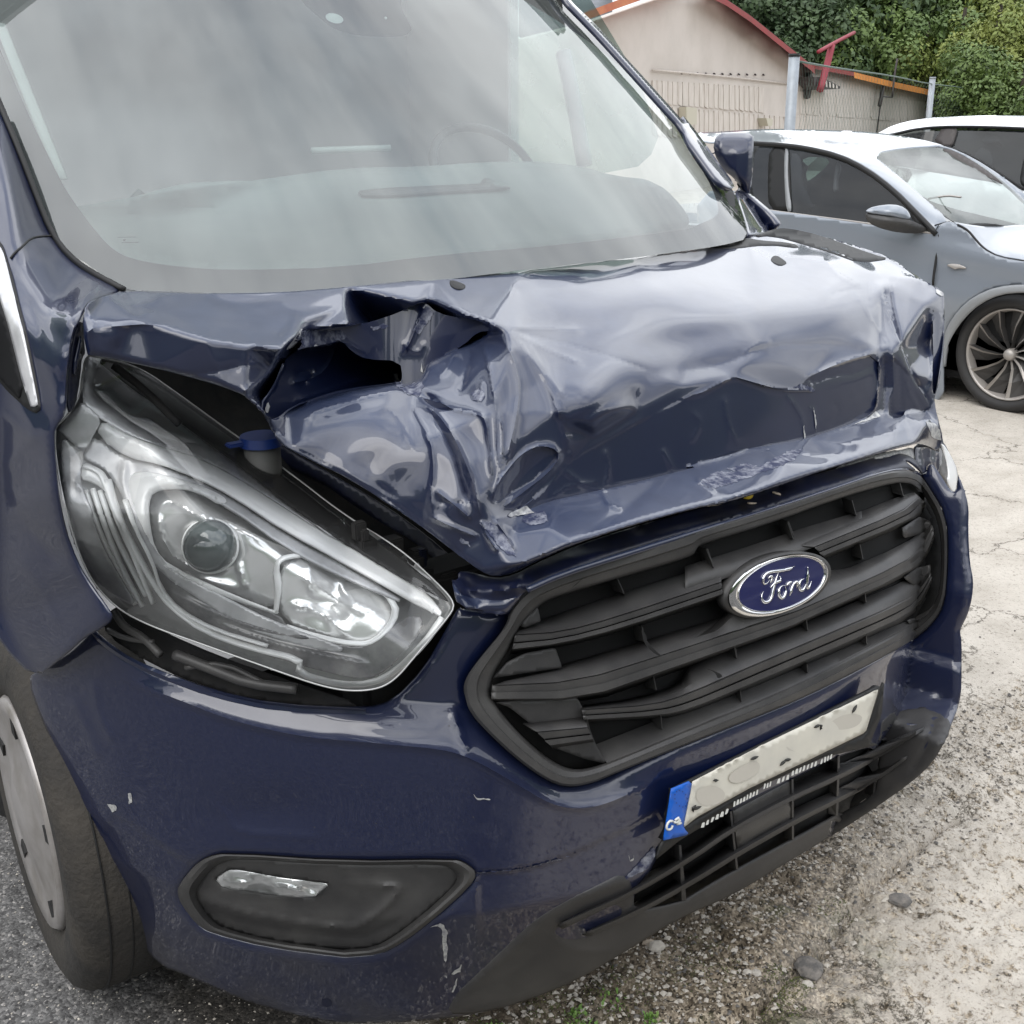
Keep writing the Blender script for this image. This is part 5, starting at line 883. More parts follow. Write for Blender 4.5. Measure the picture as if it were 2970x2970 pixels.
# ================================================================== grey-blue car beside the van
M.update(carpaint=mat('silver_blue_paint', (.21, .235, .27), .42, .25, 1, .03), cartrim=mat('arch_trim', (.24, .25, .26), .5), carglass=thin_glass('car_side_glass', (.30, .33, .34), 1.55, .02), carwind=thin_glass('car_windscreen', (.50, .57, .54), 1.45, .16, (.42, .46, .43)), blacktrim=mat('black_trim', (.014, .014, .014), .5, spec=.3),
 cabind=mat('car_interior', (.028, .03, .032), .8), rimdark=mat('alloy_dark', (.065, .062, .06), .45, .2), rimlight=mat('alloy_machined', (.36, .335, .31), .35, .3), whitepaint=mat('white_paint', (.78, .80, .82), .35, 0, 1, .03), pillar=mat('grey_pillar', (.07, .062, .06), .5, spec=.3), seatm=mat('car_seat', (.05, .052, .056), .8),
 teal=thin_glass('green_tinted_glass', (.55, .80, .72), 1.5, .25, (.45, .65, .58)))
car = thing('car', 'silver blue hatchback parked beside the van with dark turbine alloy wheel in view', 'car', (5.25, 3.2, 0))
def cp(o): return own(o, car)
def side(a): return lambda p: hit(p, lambda X, Y, Z: X-(4.40-.05*np.exp(-((Z-.62)/.18)**2)+.42*np.maximum(0, Z-.93)**1.15)-a)
cs = side(0)
cp(sheet('body_side', 'c 380,1070 400,1085 470,1172 620,1193 1050,1248 1430,1312 1460,1255 1515,1238 1560,1262 1620,1290 1700,1390 1790,1440 1932,1460 2150,1500 2150,1660 1932,1595 1780,1605 1650,1660 1560,1740 1500,1830 1480,1900 1480,2300 1200,2300 380,1800 100,1400 100,1070', cs, 'carpaint', None, step=10, th=.01, disp=lambda p: .010*np.exp(-((p[:, 1]-(600+.23*(p[:, 0]-2200)))/38)**2)-.02*np.exp(-((p[:, 1]-(735+.15*(p[:, 0]-2200)))/60)**2)))
cp(sheet('arch_trim', 'c 1480,1900 1500,1830 1560,1740 1650,1660 1780,1605 1932,1592 2150,1600 2150,1645 1932,1638 1800,1650 1690,1700 1600,1780 1530,1880 1495,1960 1480,2100', lambda p: cs(p)-.012, 'cartrim', None, step=10, th=.02, roll=(.008, 6)))
cp(sheet('bonnet', 'c 1520,1238 1600,1255 1750,1275 1932,1255 2250,1280 2250,1560 1932,1460 1790,1440 1700,1390 1620,1290', ctrl('c 1515,1238:x=4.52 1620,1290:x=4.47 1700,1390:x=4.43 1790,1440:x=4.42 1932,1460:x=4.42 2150,1500:x=4.44 1750,1275:x=4.9 1932,1255:x=5.2 2250,1280:x=5.6', blur=12), 'carpaint', None, step=8, th=.004, roll=(.004, 8)))
roofT = ctrl('''c 100,745:x=5.9 210,740:x=5.8 500,722:x=5.9 800,728:x=5.9 1100,740:x=5.9 1350,780:x=5.85 1500,820:x=5.8 1550,845:x=5.75 1080,862:x=4.85 1250,830:x=5.2 1440,820:x=5.6 400,800:x=4.60 560,808:x=4.6 700,822:x=4.59 900,868:x=4.57 1060,945:x=4.56 1200,1055:x=4.53 1330,1185:x=4.48 1430,1312:x=4.43 1450,1255:x=4.46 1520,1238:x=4.52 1350,1090:x=4.62 1200,960:x=4.72 100,800:x=4.65''', blur=14)
cp(sheet('roof', 'c 60,748 110,742 210,738 500,720 800,727 1100,739 1350,779 1500,818 1440,821 1250,831 1082,862 1200,960 1350,1090 1520,1238 1450,1256 1430,1312 1410,1270 1330,1180 1200,1052 1050,938 900,863 700,820 560,808 415,798 100,800', roofT, 'carpaint', None, step=8, th=.008, roll=(.004, 8)))
cp(sheet('windscreen', 'c 1078,864 1250,833 1440,822 1550,847 1700,932 1850,1042 1932,1130 2150,1290 2150,1300 1932,1264 1750,1277 1600,1268 1520,1240 1350,1092 1200,962', lambda p: roofwT(p), 'carwind', None, step=20, th=0) if False else sheet('windscreen', 'c 1078,864 1250,833 1440,822 1550,847 1700,932 1850,1042 1932,1130 2150,1290 2150,1300 1932,1264 1750,1277 1600,1268 1520,1240 1350,1092 1200,962', ctrl('c 1078,864:x=4.85 1250,833:x=5.2 1440,822:x=5.6 1550,847:x=5.75 1700,932:x=5.78 1850,1042:x=5.8 2150,1290:x=5.85 1932,1264:x=5.2 1750,1277:x=4.9 1600,1268:x=4.65 1520,1240:x=4.53 1350,1092:x=4.62 1200,962:x=4.72', blur=4), 'carwind', None, step=20, th=0))
cp(sheet('far_pillar', 'c 1440,820 1500,818 1650,885 1800,980 1932,1080 2150,1250 2150,1290 1932,1130 1850,1042 1700,932 1550,847', ctrl('c 1440,820:x=5.6 1500,818:x=5.8 1800,980:x=5.85 2150,1250:x=5.9 2150,1290:x=5.85 1550,847:x=5.75 1850,1042:x=5.8', blur=1), 'carpaint', None, step=10, th=.02))
cp(sheet('roof_mark', 'c 1460,830 1540,840 1700,935 1820,1030 1800,1025 1650,950 1520,870', ctrl('c 1440,820:x=5.55 1500,818:x=5.7 1800,980:x=5.75 2150,1250:x=5.8 2150,1290:x=5.75 1550,847:x=5.65 1850,1042:x=5.7', blur=1), 'pillar', None, step=10, th=.004))
cp(sheet('cowl', 'c 1585,1262 1640,1250 1760,1252 1845,1270 1750,1290 1620,1288', ctrl('c 1585,1262:x=4.6 1640,1250:x=4.7 1845,1270:x=5.0 1750,1290:x=4.85 1620,1288:x=4.6'), 'blacktrim', None, step=8, th=.005))
sg = cp(sheet('side_glass', 'c 415,815 560,820 700,832 890,880 1040,960 1190,1072 1320,1200 1410,1300 1050,1250 620,1195 470,1172 400,1085', lambda p: cs(p)+.012, 'carglass', None, step=30, th=0))
cp(ptube('window_trim', 'c 405,803 560,812 700,828 895,874 1048,952 1196,1064 1326,1194 1440,1312', lambda p: cs(p)-.004, .016, 'blacktrim', None, sides=6)); cp(ptube('window_trim', 'c 1440,1310 1050,1250 620,1195 470,1173', lambda p: cs(p)-.002, .006, 'rimlight', None, sides=6))
cp(sheet('corner_trim', 'c 1290,1160 1440,1310 1385,1305 1300,1230', lambda p: cs(p)-.006, 'blacktrim', None, step=10, th=.01))
cp(sheet('door_pillar', 'c 505,820 610,825 620,1000 625,1190 500,1178 495,1000', lambda p: cs(p)+.002, 'blacktrim', None, step=14, th=.01)); cp(sheet('door_pillar', 'c 590,828 612,826 605,1000 632,1192 600,1190 588,1000', lambda p: cs(p)-.002, 'cartrim', None, step=12, th=.008))
TR = 'c 675,878 865,882 800,960 690,1038 692,960'
cabi = cp(sheet('interior', 'c 330,810 700,815 1050,940 1440,1290 1500,1240 1750,1290 1750,1350 900,1330 330,1200', ctrl('c 330,810:x=5.7 700,815:x=5.7 1050,940:x=5.6 1440,1290:x=5.3 1500,1240:x=5.4 1750,1290:x=5.6 900,1330:x=5.6 330,1200:x=5.7'), 'cabind', None, holes=(TR,), step=20, th=.01))
cp(sheet('far_side_glass', TR, lambda p: plane((5.75, 3, 1), (1, 0, 0))(p), 'teal', None, step=20, th=0, sm=0))
cp(sheet('dashboard', 'c 1330,1080 1450,1150 1932,1262 1932,1275 1600,1275 1480,1200', ctrl('c 1330,1080:x=4.8 1450,1150:x=5.0 1932,1262:x=5.4 1600,1275:x=4.8 1480,1200:x=4.72'), 'seatm', None, step=16, th=.01))
cp(sheet('seat', 'c 620,860 670,860 690,920 695,1030 720,1080 760,1190 620,1190', lambda p: cs(p)+.30, 'seatm', None, step=14, th=.12, roll=(.03, 10))); cp(sheet('seat', 'c 880,900 905,930 880,1000 885,1070 860,1075 865,1010', lambda p: cs(p)+.5, 'cartrim', None, step=8, th=.02))
dm = cp(sheet('door_mirror', 'c 1045,1178 1090,1155 1200,1142 1268,1163 1300,1212 1292,1232 1170,1208 1050,1192', ctrl('c 1045,1178:x=4.16 1200,1142:x=4.24 1300,1212:x=4.32 1292,1232:x=4.26 1170,1208:x=4.14 1050,1192:x=4.14', blur=3), 'carpaint', None, step=7, th=.05, roll=(.02, 8)))
cp(sheet('mirror_base', 'c 1040,1205 1050,1190 1170,1206 1295,1230 1385,1275 1385,1300 1300,1312 1160,1292 1060,1252', ctrl('c 1040,1205:x=4.15 1170,1206:x=4.14 1295,1230:x=4.26 1385,1275:x=4.36 1385,1300:x=4.38 1300,1312:x=4.34 1160,1292:x=4.20 1060,1252:x=4.16', blur=3), 'plastic', None, step=7, th=.05, roll=(.025, 9)))
cp(ptube('door_gap', 'c 1455,1315 1448,1400 1425,1550 1422,1600', lambda p: cs(p)+.002, .007, 'blacktrim', None, sides=5)); cp(ptube('bonnet_gap', 'c 1560,1258 1615,1285 1660,1340 1705,1392 1790,1440 1932,1462 2150,1502', lambda p: cs(p)-.001, .006, 'blacktrim', None, sides=5)); cp(ptube('door_gap', 'c 1432,1262 1480,1248 1515,1242', lambda p: roofT(p)-.003, .003, 'blacktrim', None, sides=5))
cp(sheet('wing_badge', 'f 1490,132 1540,122 1610,143 1605,156 1560,150 1545,160 1530,150', lambda p: cs(p)-.008, 'rimlight', None, step=5, th=.006, roll=(.004, 4)))
for s_ in ('c 520,950 530,990 600,1010', 'c 1395,1115 1500,1095 1580,1105'): cp(ptube('interior_trim', s_, lambda p: cs(p)+.35, .006, 'rimlight', None, sides=5))
CW = Vector((4.47, 2.125, .305))
cw = cp(revolve('wheel', [(.245, .0), (.25, -.03), (.27, -.045), (.295, -.04), (.309, -.015), (.312, .05), (.305, .17), (.24, .19), (.235, .1), (.245, .0)], CW, 'cartyre', None, 72))
revolve('rim', [(.246, .17), (.240, .02), (.246, -.022), (.240, -.026), (.232, -.012), (.225, .03), (.215, .17)], CW, 'rimlight', cw, 72)
revolve('wheel_well', [(.0, .14), (.235, .14)], CW, 'dark', cw, 32); revolve('brake_disc', [(.05, .06), (.05, .05), (.15, .05), (.15, .06)], CW, 'rimdark', cw, 40)
for k_ in range(11):
    a0 = 2*math.pi*k_/11+.13; V = []
    for (r_, da, wd) in ((.028, 0, .34), (.08, .10, .25), (.15, .24, .20), (.236, .34, .19)):
        a_ = a0+da
        for (dd, w_) in ((-wd, .035), (wd*.6, -.004), (wd, -.016), (wd, .03)):
            V.append(CW+Vector((w_+(.012 if r_ < .1 else 0)-.004, r_*math.cos(a_+dd), r_*math.sin(a_+dd))))
    F_ = []
    for j in range(3):
        for i in range(4): F_.append((j*4+i, j*4+(i+1) % 4, (j+1)*4+(i+1) % 4, (j+1)*4+i))
    sp = ob('spoke', V, F_, 'rimdark', cw, False); sp.data.materials.append(M['rimlight'])
    for pl_ in sp.data.polygons: pl_.material_index = 1 if pl_.index % 4 == 1 else 0
revolve('hub_cap', [(.0, -.030), (.026, -.028), (.032, -.012), (.034, .02)], CW, 'rimlight', cw, 24)
cp(box('wheel_arch', (4.50, 1.5, .12), (4.9, 2.85, .74), 'dark', None)); cp(box('underbody', (4.5, .2, .16), (6.0, 5.6, .36), 'bay', None)); cp(box('far_body', (5.2, .6, .36), (6.05, 5.9, .80), 'carpaint', None, .05))
# small dark corner of another vehicle at the right edge
g_ = at([[3010, 1520]], [tfix((3010, 1520), 'z', .12)])[0]
# ================================================================== white car behind it
wcar = thing('car', 'white estate car with dark windows behind the silver blue hatchback', 'car', (8.0, 3.9, 0))
def wp(o): return own(o, wcar)
wsd = lambda a=0: (lambda p: hit(p, lambda X, Y, Z: X-(7.2+.5*np.maximum(0, Z-.9)**1.1)-a))
wp(sheet('roof', 'c 1085,760 1125,740 1200,700 1330,668 1500,654 1700,646 1932,648 2200,652 2200,735 1932,716 1700,708 1560,706 1350,716 1210,746', ctrl('c 1085,760:x=7.6 1200,700:x=7.9 1330,668:x=8.2 1500,654:x=8.4 1932,648:x=8.5 2200,652:x=8.5 2200,735:x=7.42 1932,716:x=7.42 1560,706:x=7.42 1350,716:x=7.43 1210,746:x=7.45', blur=12), 'whitepaint', None, step=8, th=.01, roll=(.01, 9)))
wp(sheet('side_glass', 'c 1100,770 1210,747 1350,717 1560,707 1932,717 2200,736 2200,1200 1932,1045 1700,1000 1100,900', wsd(.02), 'carglass', None, step=30, th=0))
wp(sheet('quarter_pillar', 'c 1470,712 1562,706 1540,780 1525,830 1420,800 1455,750', wsd(0), 'pillar', None, step=14, th=.02)); wp(ptube('roof_trim', 'c 1180,758 1350,718 1560,708 1932,719 2200,738', wsd(-.005), .012, 'blacktrim', None, sides=6)); wp(sheet('door_pillar', 'c 1940,860 1990,870 1960,1060 1905,1035 1920,930', wsd(0), 'blacktrim', None, step=12, th=.02))
wp(ptube('far_pillar_edge', 'c 1500,820 1650,880 1800,975 1932,1060', wsd(-.01), .010, 'blacktrim', None, sides=6))
wp(sheet('interior', 'c 1100,800 1350,730 1932,730 2200,760 2200,1250 1100,1000', wsd(.7), 'cabind', None, step=40, th=.01)); wp(sheet('body_side', 'c 1000,900 1700,1010 1932,1060 2200,1200 2200,1900 900,1700', wsd(0), 'whitepaint', None, step=30, th=.01))
for s_ in ('c 1560,760 1700,755 1800,765 1790,800 1650,805 1560,800', 'c 1620,830 1700,820 1760,860 1750,960 1640,930'): wp(sheet('seat', s_, wsd(.35), 'seatm', None, step=12, th=.1, roll=(.03, 10)))
wp(box('far_body', (7.5, 1.2, .3), (8.9, 6.0, .85), 'whitepaint', None, .05))
for y_ in (2.4, 5.2): wp(revolve('wheel', [(.0, -.02), (.2, -.02), (.24, -.03), (.32, -.02), (.33, .1), (.31, .2), (.0, .2)], Vector((7.28, y_, .33)), 'cartyre', None, 40))
# ================================================================== building with red and orange eaves
M.update(render_=mat('beige_render', (.60, .55, .505), .9, col2=(.53, .485, .44), nscale=1.3, bump=.1, bscale=9), board=mat('beige_board', (.61, .56, .51), .85, col2=(.52, .47, .42), nscale=4, streak=(3, 3, .5)), red=mat('red_fascia', (.26, .028, .028), .6, col2=(.20, .035, .03), nscale=3), orange=mat('orange_fascia', (.72, .28, .06), .5, col2=(.60, .22, .05), nscale=2),
 rust=mat('rusty_fascia', (.42, .10, .035), .5, col2=(.55, .20, .07), nscale=2), roofm=mat('roof_sheet', (.10, .105, .11), .6), post=mat('galvanised_post', (.33, .36, .39), .45, .3, col2=(.26, .28, .30), nscale=6), redpipe=mat('red_steel', (.24, .025, .04), .6), darkiron=mat('dark_iron', (.05, .04, .04), .7), slate=mat('slate_roof', (.13, .14, .155), .7, col2=(.17, .18, .20), nscale=1.5, streak=(1, 1, 9)), wire=mat('green_wire', (.05, .09, .07), .5), cream=mat('cream_box', (.50, .47, .38), .7))
WD = np.array([math.sin(R(68)), math.cos(R(68)), 0]); WN = np.array([WD[1], -WD[0], 0]); W0 = np.array([16., 15.4, 0]); wallT = plane(W0, WN); wallo = lambda a: plane(W0+WN*a, WN)   # WN points towards the yard
bld = thing('building', 'low beige rendered building with red gable edge and orange eaves behind the cars', 'building', (24, 18.6, 0))
def bp2(o): return own(o, bld)
bp2(sheet('gable_wall', 'P 1500,120 1714,66 1890,4 2050,-45 2105,6 2280,140 2345,190 2500,225 2735,275 2745,700 1500,700', wallT, 'render_', None, step=60, sm=0, th=.2))
def fasc(name, line, h_, m, o1=.45, soff='render_'):
    L = resamp(q(line), n=24); f_ = loft(name, [(L, wallo(0)), (L, wallo(o1)), (L+np.array([0, h_]), wallo(o1)), (L+np.array([0, h_*.8]), wallo(0))], m, None, n=24, sm=0, flat=True); bp2(f_); return f_
fasc('gable_fascia', 'b 1340,72 1530,0 1700,-60 1932,-140', 24, 'rust'); fasc('gable_fascia', 'c 150,-60 270,0 400,88 650,290 745,365 760,380', 18, 'red')
fasc('eaves_fascia', 'c 700,352 840,378 980,404', 12, 'red', .3); fasc('eaves_fascia', 'c 980,404 1200,458 1475,517', 17, 'orange', .3)
bp2(loft('roof', [('c 640,330 840,374 980,400 1200,454 1475,513', wallo(.3)), ('c 640,350 840,385 980,412 1200,470 1475,520', wallo(-5))], 'roofm', None, n=20, sm=0, flat=True)); bp2(loft('roof', [('c 150,-70 270,-4 400,84 650,286', wallo(.45)), ('c 150,-60 270,12 400,100 650,305', wallo(-6))], 'roofm', None, n=12, sm=0, flat=True))
rb = random.Random(21)
x = -150
while x < 612:
    w_ = rb.uniform(24, 34); top = 455+x*.06; mid_ = 600+x*.085; g1 = 2.2
    if x < 470: bp2(sheet('board', q('c %.1f,%.1f %.1f,%.1f %.1f,%.1f %.1f,%.1f' % (x+g1, top+4, x+w_-g1, top+5.7, x+w_-g1+.5, mid_-2.4, x+g1+.5, mid_-5)), wallo(rb.uniform(.012, .03)), 'board', None, step=200, sm=0, th=.02, flat=True, crisp=0))
    bp2(sheet('board', q('c %.1f,%.1f %.1f,%.1f %.1f,%.1f %.1f,%.1f' % (x+g1, mid_+3, x+w_-g1, mid_+5.5, x+w_-g1, mid_+180, x+g1, mid_+180)), wallo(rb.uniform(.012, .03)), 'board', None, step=200, sm=0, th=.02, flat=True, crisp=0)); x += w_
x = 640
while x < 1370:
    w_ = rb.uniform(30, 48); t_ = 505+(x-640)*.09; mid_ = 640+(x-640)*.075
    for (a_, b_) in ((t_+rb.uniform(0, 3), mid_-2), (mid_+2, mid_+170)): bp2(sheet('board', q('c %.1f,%.1f %.1f,%.1f %.1f,%.1f %.1f,%.1f' % (x+.8, a_, x+w_-.8, a_+2, x+w_-.8, b_, x+.8, b_-1)), wallo(rb.uniform(.008, .02)), 'board', None, step=200, sm=0, th=.02, flat=True, crisp=0))
    x += w_
bp2(ptube('rail', 'c -150,392 0,405 300,432 620,470', wallo(.05), .018, 'board', None, step=80, sides=5)); bp2(ptube('wall_crack', 'c 1128,588 1118,660 1107,742', wallo(.04), .02, 'darkiron', None, step=30, sides=4))
for i in range(11): xx = 10+i*46; bp2(ptube('wall_hole', q('c %d,%.1f %d,%.1f' % (xx, 408+xx*.02, xx+6, 412+xx*.02)), wallo(.03), .02, 'darkiron', None, step=3, sides=4, sm=0))
# wall fittings: each a thing of its own
def single(o, label, cat, group=None): tag(o, label, cat, group); return o
def boxed(name, spec, a0, m, th=.15): return sheet(name, spec, wallo(a0+th), m, None, step=12, sm=0, th=th, flat=True, crisp=0)
single(boxed('wall_vent', 'c 40,600 100,605 98,700 42,695', .03, 'cream'), 'square cream vent box low on the gable wall left of the grey post', 'vent'); single(boxed('wall_lamp', 'c 488,662 526,665 522,708 498,706', .03, 'cream', .2), 'small wall lamp on the boards just left of the tall grey post', 'lamp')
single(boxed('bracket', 'c 730,405 752,425 748,470 735,555 718,555 722,500 728,440', .05, 'darkiron', .08), 'rusty black vertical bracket left of the red pipe on the wall', 'bracket'); cn = boxed('canopy', 'c 755,430 800,432 912,490 900,498 850,500 782,505 755,470', .05, 'darkiron', .35); single(cn, 'small black striped awning under the eaves behind the red pipe', 'awning')
for k_ in range(5): own_ = sheet('stripe', q('c %d,%d %d,%d %d,%d %d,%d' % (800+k_*20, 440+k_*9, 808+k_*20, 444+k_*9, 812+k_*19, 486+k_*3, 803+k_*19, 484+k_*3)), wallo(.42), 'board', cn, step=20, sm=0, th=.004, flat=True, crisp=0)
pt_ = thing('red_pipe_frame', 'bent red steel pipe with a slanted cross bar rising past the eaves', 'pipe', tuple(at(q('c 790,505'), wallo(.5)(q('c 790,505')))[0])); own(ptube('upright', 'c 788,505 825,380 855,252', wallo(.5), .085, 'redpipe', None, sides=8), pt_); own(ptube('cross_bar', 'c 780,290 860,245 980,183', wallo(.5), .045, 'redpipe', None, sides=8), pt_)
hk = thing('wall_hook', 'dark iron bracket and thin rod hanging from the orange eaves', 'bracket', tuple(at(q('c 1125,590'), wallo(.2)(q('c 1125,590')))[0])); own(ptube('strap', 'c 1142,480 1130,560 1122,592', wallo(.2), .06, 'darkiron', None, sides=5), hk); own(ptube('rod', 'c 1222,330 1205,430 1194,545', wallo(.4), .03, 'darkiron', None, sides=5), hk); own(ptube('arm', 'c 1140,540 1195,545', wallo(.35), .02, 'darkiron', None, sides=5), hk)
# posts and wire mesh of the yard fence
FT = plane((12.5, 9.2, 0), np.array([math.cos(R(62)), -math.sin(R(62)), 0])*1.0)
for i, (s_, r_, lb) in enumerate((('c 645,318 636,470 610,740', .056, 'tall grey steel fence post with black cap before the gable wall'), ('c 1420,440 1408,540 1385,700', .062, 'grey steel fence post at the far end of the orange eaves'))):
    a_ = q(s_); top = at(a_[:1], FT(a_[:1]))[0]; po = thing('fence_post', lb, 'post', (top[0], top[1], 0), 'posts of the wire fence'); own(tube('pole', [(top[0], top[1], 0), (top[0], top[1], top[2])], r_, 'post', None, 14), po); own(tube('cap', [(top[0], top[1], top[2]), (top[0], top[1], top[2]+.03)], r_*1.06, 'blacktrim' if i == 0 else 'post', None, 14), po)
topl = smooth(q('c 670,345 900,385 1200,425 1390,470 1600,490 1932,560 2100,600'), 1)
fn = thing('wire_fence', 'thin green wire mesh fence strung between the grey posts', 'fence', tuple(at(topl[:1], FT(topl[:1]))[0]*np.array([1, 1, 0])))
own(ptube('top_wire', topl, FT, .012, 'wire', None, step=30, sides=5, sm=0), fn)
T3 = at(resamp(topl, n=90), FT(resamp(topl, n=90))); V = []; F_ = []
for i in range(len(T3)):
    for s_ in (-1, 1):
        a_ = T3[i]; jn = i+s_*5
        if not 0 <= jn < len(T3): continue
        b_ = T3[jn].copy(); b_[2] = T3[jn][2]-.95; k0 = len(V); w_ = np.array([.0011, 0, .0011]); w2 = np.array([-.0011, .0011, 0])
        V += [a_-w_, a_+w_, a_+w2, b_-w_, b_+w_, b_+w2]; F_ += [(k0, k0+1, k0+4, k0+3), (k0+1, k0+2, k0+5, k0+4), (k0+2, k0, k0+3, k0+5)]
wm_ = ob('mesh', V, F_, 'wire', None, False); wm_['kind'] = 'stuff'; own(wm_, fn)
# slate roof of a second building seen left of the gable
b2 = thing('building', 'building with plain grey slate roof rising left behind the gable', 'building', (22, 32, 0)); rfT = lambda p: np.full(len(p), 34.)
b2r = sheet('roof', 'b 1000,-60 1500,-60 1500,200 1000,200', plane((22, 30, 4), (.3, -.75, 1.1)), 'slate', None, step=60, sm=0, th=.3); own(b2r, b2); own(box('wall', (14, 27, 0), (30, 34, 3.0), 'render_', None), b2)
# ================================================================== wooded bank
def terr(x, y):
    d_ = np.minimum((x-30)*.80+(y-16)*.30, 22); return np.maximum(0, d_)*.13*np.clip((x*.743-y*.669+3)/9, .12, 1)
xs = np.linspace(20, 130, 56); ys = np.linspace(-60, 110, 86); GX, GY = np.meshgrid(xs, ys); GZ = np.minimum(terr(GX, GY), 10)+vnoise(GX, GY, .2, 31)*1.2-.6
V = np.stack([GX.ravel(), GY.ravel(), GZ.ravel()], 1); nx = len(xs); F_ = [(j*nx+i, j*nx+i+1, (j+1)*nx+i+1, (j+1)*nx+i) for j in range(len(ys)-1) for i in range(nx-1)]
M['bank'] = mat('bank_soil', (.035, .045, .018), .95, col2=(.06, .065, .03), nscale=.8)
hl_ = ob('hillside', V, F_, 'bank', None, True, 'structure')
def leafmat(n_, a_, b_, c_):
    m = mat(n_, a_, .6, col2=b_, nscale=.9, lo=.35, hi=.7); return m
M.update(leafd=leafmat('leaf_dark', (.025, .050, .016), (.06, .10, .03), 0), leafm=leafmat('leaf_mid', (.065, .11, .024), (.12, .175, .04), 0), leafy=leafmat('leaf_yellow_green', (.12, .165, .03), (.22, .245, .055), 0), bark=mat('bark', (.05, .04, .03), .9, bump=.4, bscale=20))
def crown_mesh(name, seed, m, rx, rz, n, leaf, lobes=16):
    r_ = np.random.RandomState(seed); cs_ = []
    for k_ in range(lobes):
        u = r_.normal(size=3); u /= np.linalg.norm(u); rr = r_.uniform(.45, .85); cs_.append((u*np.array([rx, rx, rz])*rr, r_.uniform(.22, .42)*rx))
    cs_.append((np.zeros(3), rx*.55)); sel = r_.randint(0, len(cs_), n); cen = np.array([cs_[i][0] for i in sel]); rad = np.array([cs_[i][1] for i in sel])
    u = r_.normal(size=(n, 3)); u /= np.linalg.norm(u, axis=1)[:, None]; P_ = cen+u*(rad*r_.uniform(.72, 1.05, n))[:, None]; P_[:, 2] += rz
    nrm = u+r_.normal(size=(n, 3))*.55+np.array([0, 0, .35]); nrm /= np.linalg.norm(nrm, axis=1)[:, None]; t1 = np.cross(nrm, r_.normal(size=(n, 3))); t1 /= np.linalg.norm(t1, axis=1)[:, None]; t2 = np.cross(nrm, t1); s_ = (leaf*r_.uniform(.6, 1.3, n))[:, None]
    V = np.stack([P_-t1*s_, P_+t2*s_*.55, P_+t1*s_, P_-t2*s_*.55], 1).reshape(-1, 3); me = bpy.data.meshes.new(name); me.vertices.add(4*n); me.vertices.foreach_set('co', V.ravel()); me.loops.add(4*n); me.loops.foreach_set('vertex_index', np.arange(4*n)); me.polygons.add(n); me.polygons.foreach_set('loop_start', np.arange(0, 4*n, 4)); me.update(); me.materials.append(M[m]); return me
CM = {'d': [crown_mesh('crown', s_, 'leafd', 2.6, 3.4, 7000, .13, 20) for s_ in (1, 2)], 'm': [crown_mesh('crown', s_, 'leafm', 2.4, 2.6, 8000, .11, 20) for s_ in (3, 4)], 'y': [crown_mesh('crown', s_, 'leafy', 1.9, 1.7, 8000, .075, 18) for s_ in (5, 6, 7)]}
trunk_bm = None
def tree(x, y, kind, sc_, label, cat='tree', trunk=True, dz=0):
    z = float(terr(np.array([x]), np.array([y]))[0]); t = thing('tree' if cat == 'tree' else 'bush', label, cat, (x, y, z), 'trees on the bank' if cat == 'tree' else 'bushes on the bank'); c_ = bpy.data.objects.new('crown', rnd.choice(CM[kind])); C.objects.link(c_); c_.parent = t; hh = (1.3*sc_ if cat == 'tree' else -.2); c_.location = (0, 0, hh+dz); c_.rotation_euler = (0, 0, rnd.uniform(0, 6.28)); c_.scale = (sc_, sc_, sc_*rnd.uniform(.9, 1.15))
    n_ = 8; V = []
    for k_, (r_, z_) in enumerate(((.22*sc_, -.4), (.15*sc_, hh+1.5*sc_), (.06*sc_, hh+4*sc_))):
        for i in range(n_): V.append((r_*math.cos(i*.785)+k_*.1, r_*math.sin(i*.785), z_))
    ob('trunk', V, [(k_*n_+i, k_*n_+(i+1) % n_, (k_+1)*n_+(i+1) % n_, (k_+1)*n_+i) for k_ in range(2) for i in range(n_)], 'bark', t)
def gp_(px, t): return at([[px, 300.]], [t])[0]
spots = [(2150, 46, 'd', 1.25, 'dark dense tree directly behind the red gable edge'), (2290, 50, 'd', 1.2, 'dark tree above the red gable slope, right of the first dark tree'), (2420, 44, 'd', 1.0, 'shadowy tree above the slanted red cross bar'), (2560, 54, 'd', 1.4, 'tall dark tree at the top middle of the bank'), (2700, 50, 'm', 1.3, 'leafy green tree at the top right of the bank, left of the largest'), (2860, 48, 'm', 1.35, 'largest bright green tree near the top right corner'), (3000, 50, 'd', 1.4, 'dark tree cut by the right edge of the picture at the top'),
          (2340, 52, 'm', 1.3, 'mid green tree high up behind the dark trees'), (2080, 56, 'd', 1.3, 'dark tree highest up behind the gable peak'), (2480, 56, 'd', 1.3, 'dark tree furthest up the bank in the middle'), (2680, 56, 'd', 1.3, 'dark tree furthest up the bank on the right'), (2880, 56, 'd', 1.3, 'dark tree furthest up behind the largest green tree'), (2260, 56, 'd', 1.3, 'dark tree furthest up the bank on the left')]
for (px, t_, k_, s_, lb) in spots: g_ = gp_(px, t_); tree(g_[0], g_[1], k_, s_, lb)
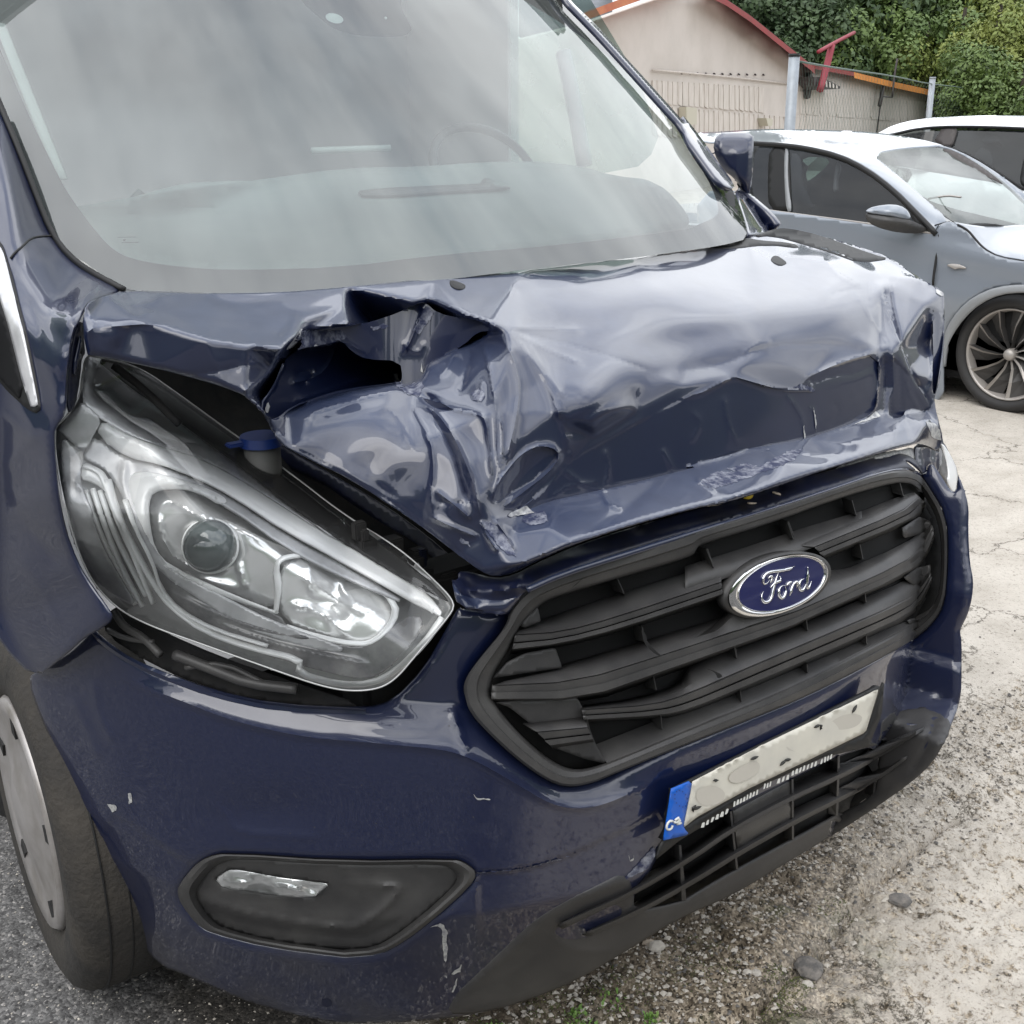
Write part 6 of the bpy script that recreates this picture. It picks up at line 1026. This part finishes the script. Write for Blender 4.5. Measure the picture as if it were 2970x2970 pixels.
bs_ = [(2480, 42, 'm', .75, 'low mid green bush just above the orange eaves'), (2560, 42, 'm', .8, 'dense green bush above the middle of the orange eaves'), (2660, 41, 'm', .85, 'bright green bush left of the second fence post top'), (2760, 40, 'y', .95, 'yellow green bush right behind the second fence post'), (2860, 38, 'y', 1.0, 'yellow green bush above the white car roof'), (2950, 37, 'y', 1.05, 'yellow green bush at the right edge above the white car'), (2900, 42, 'y', 1.2, 'broad yellow green bush higher up the bank at the right'), (2780, 46, 'm', 1.1, 'mid green bush beneath the largest tree'), (2400, 42, 'm', .6, 'small green bush behind the foot of the red pipe'),
       (3040, 40, 'y', 1.2, 'yellow green bush cut by the right edge of the picture'), (2820, 34, 'm', .62, 'low dark green bush behind the wire mesh right of the second post'), (2950, 33, 'm', .65, 'low green bush behind the wire mesh at the right edge')]
bs_ += [(2120, 40, 'd', .8, 'dark bush directly right of the gable peak'), (2190, 41, 'd', .85, 'dark bush half way down the red gable edge'), (2260, 40, 'd', .8, 'dark bush low beside the red gable edge'), (2330, 40, 'd', .75, 'dark bush just left of the red pipe frame'), (2400, 41, 'm', .85, 'green bush right of the red pipe frame'), (2470, 43, 'd', 1.0, 'dark green bush right of the slanted bar tip'), (2540, 45, 'm', 1.1, 'green bush over the join of red and orange eaves'), (2620, 43, 'm', 1.0, 'green bush above the thin rod on the eaves'), (2700, 44, 'y', 1.1, 'yellow green bush above the end of the orange eaves')]
for (px, t_, k_, s_, lb) in bs_: g_ = gp_(px, t_); tree(g_[0], g_[1], k_, s_, lb, 'bush', False)
# unseen woods added behind the camera to darken what the paintwork mirrors
V = []; F_ = []; n_ = 70
for i in range(n_+1):
    a_ = R(120+250*i/n_); dd = 30+3*math.sin(i*1.7)
    for (k_, (dr, z_)) in enumerate(((0, 0), (0, 2.2), (.8, 7.6+1.2*math.sin(i*2.3)+.7*math.sin(i*5.1)), (4, 11.0+1.4*math.sin(i*1.9+1)), (9, 0))): V.append((math.sin(a_)*(dd+dr), math.cos(a_)*(dd+dr), z_))
for i in range(n_):
    for k_ in range(4): F_.append((i*5+k_, (i+1)*5+k_, (i+1)*5+k_+1, i*5+k_+1))
ob('added_woods', V, F_, 'leafd', None, True, 'stuff')
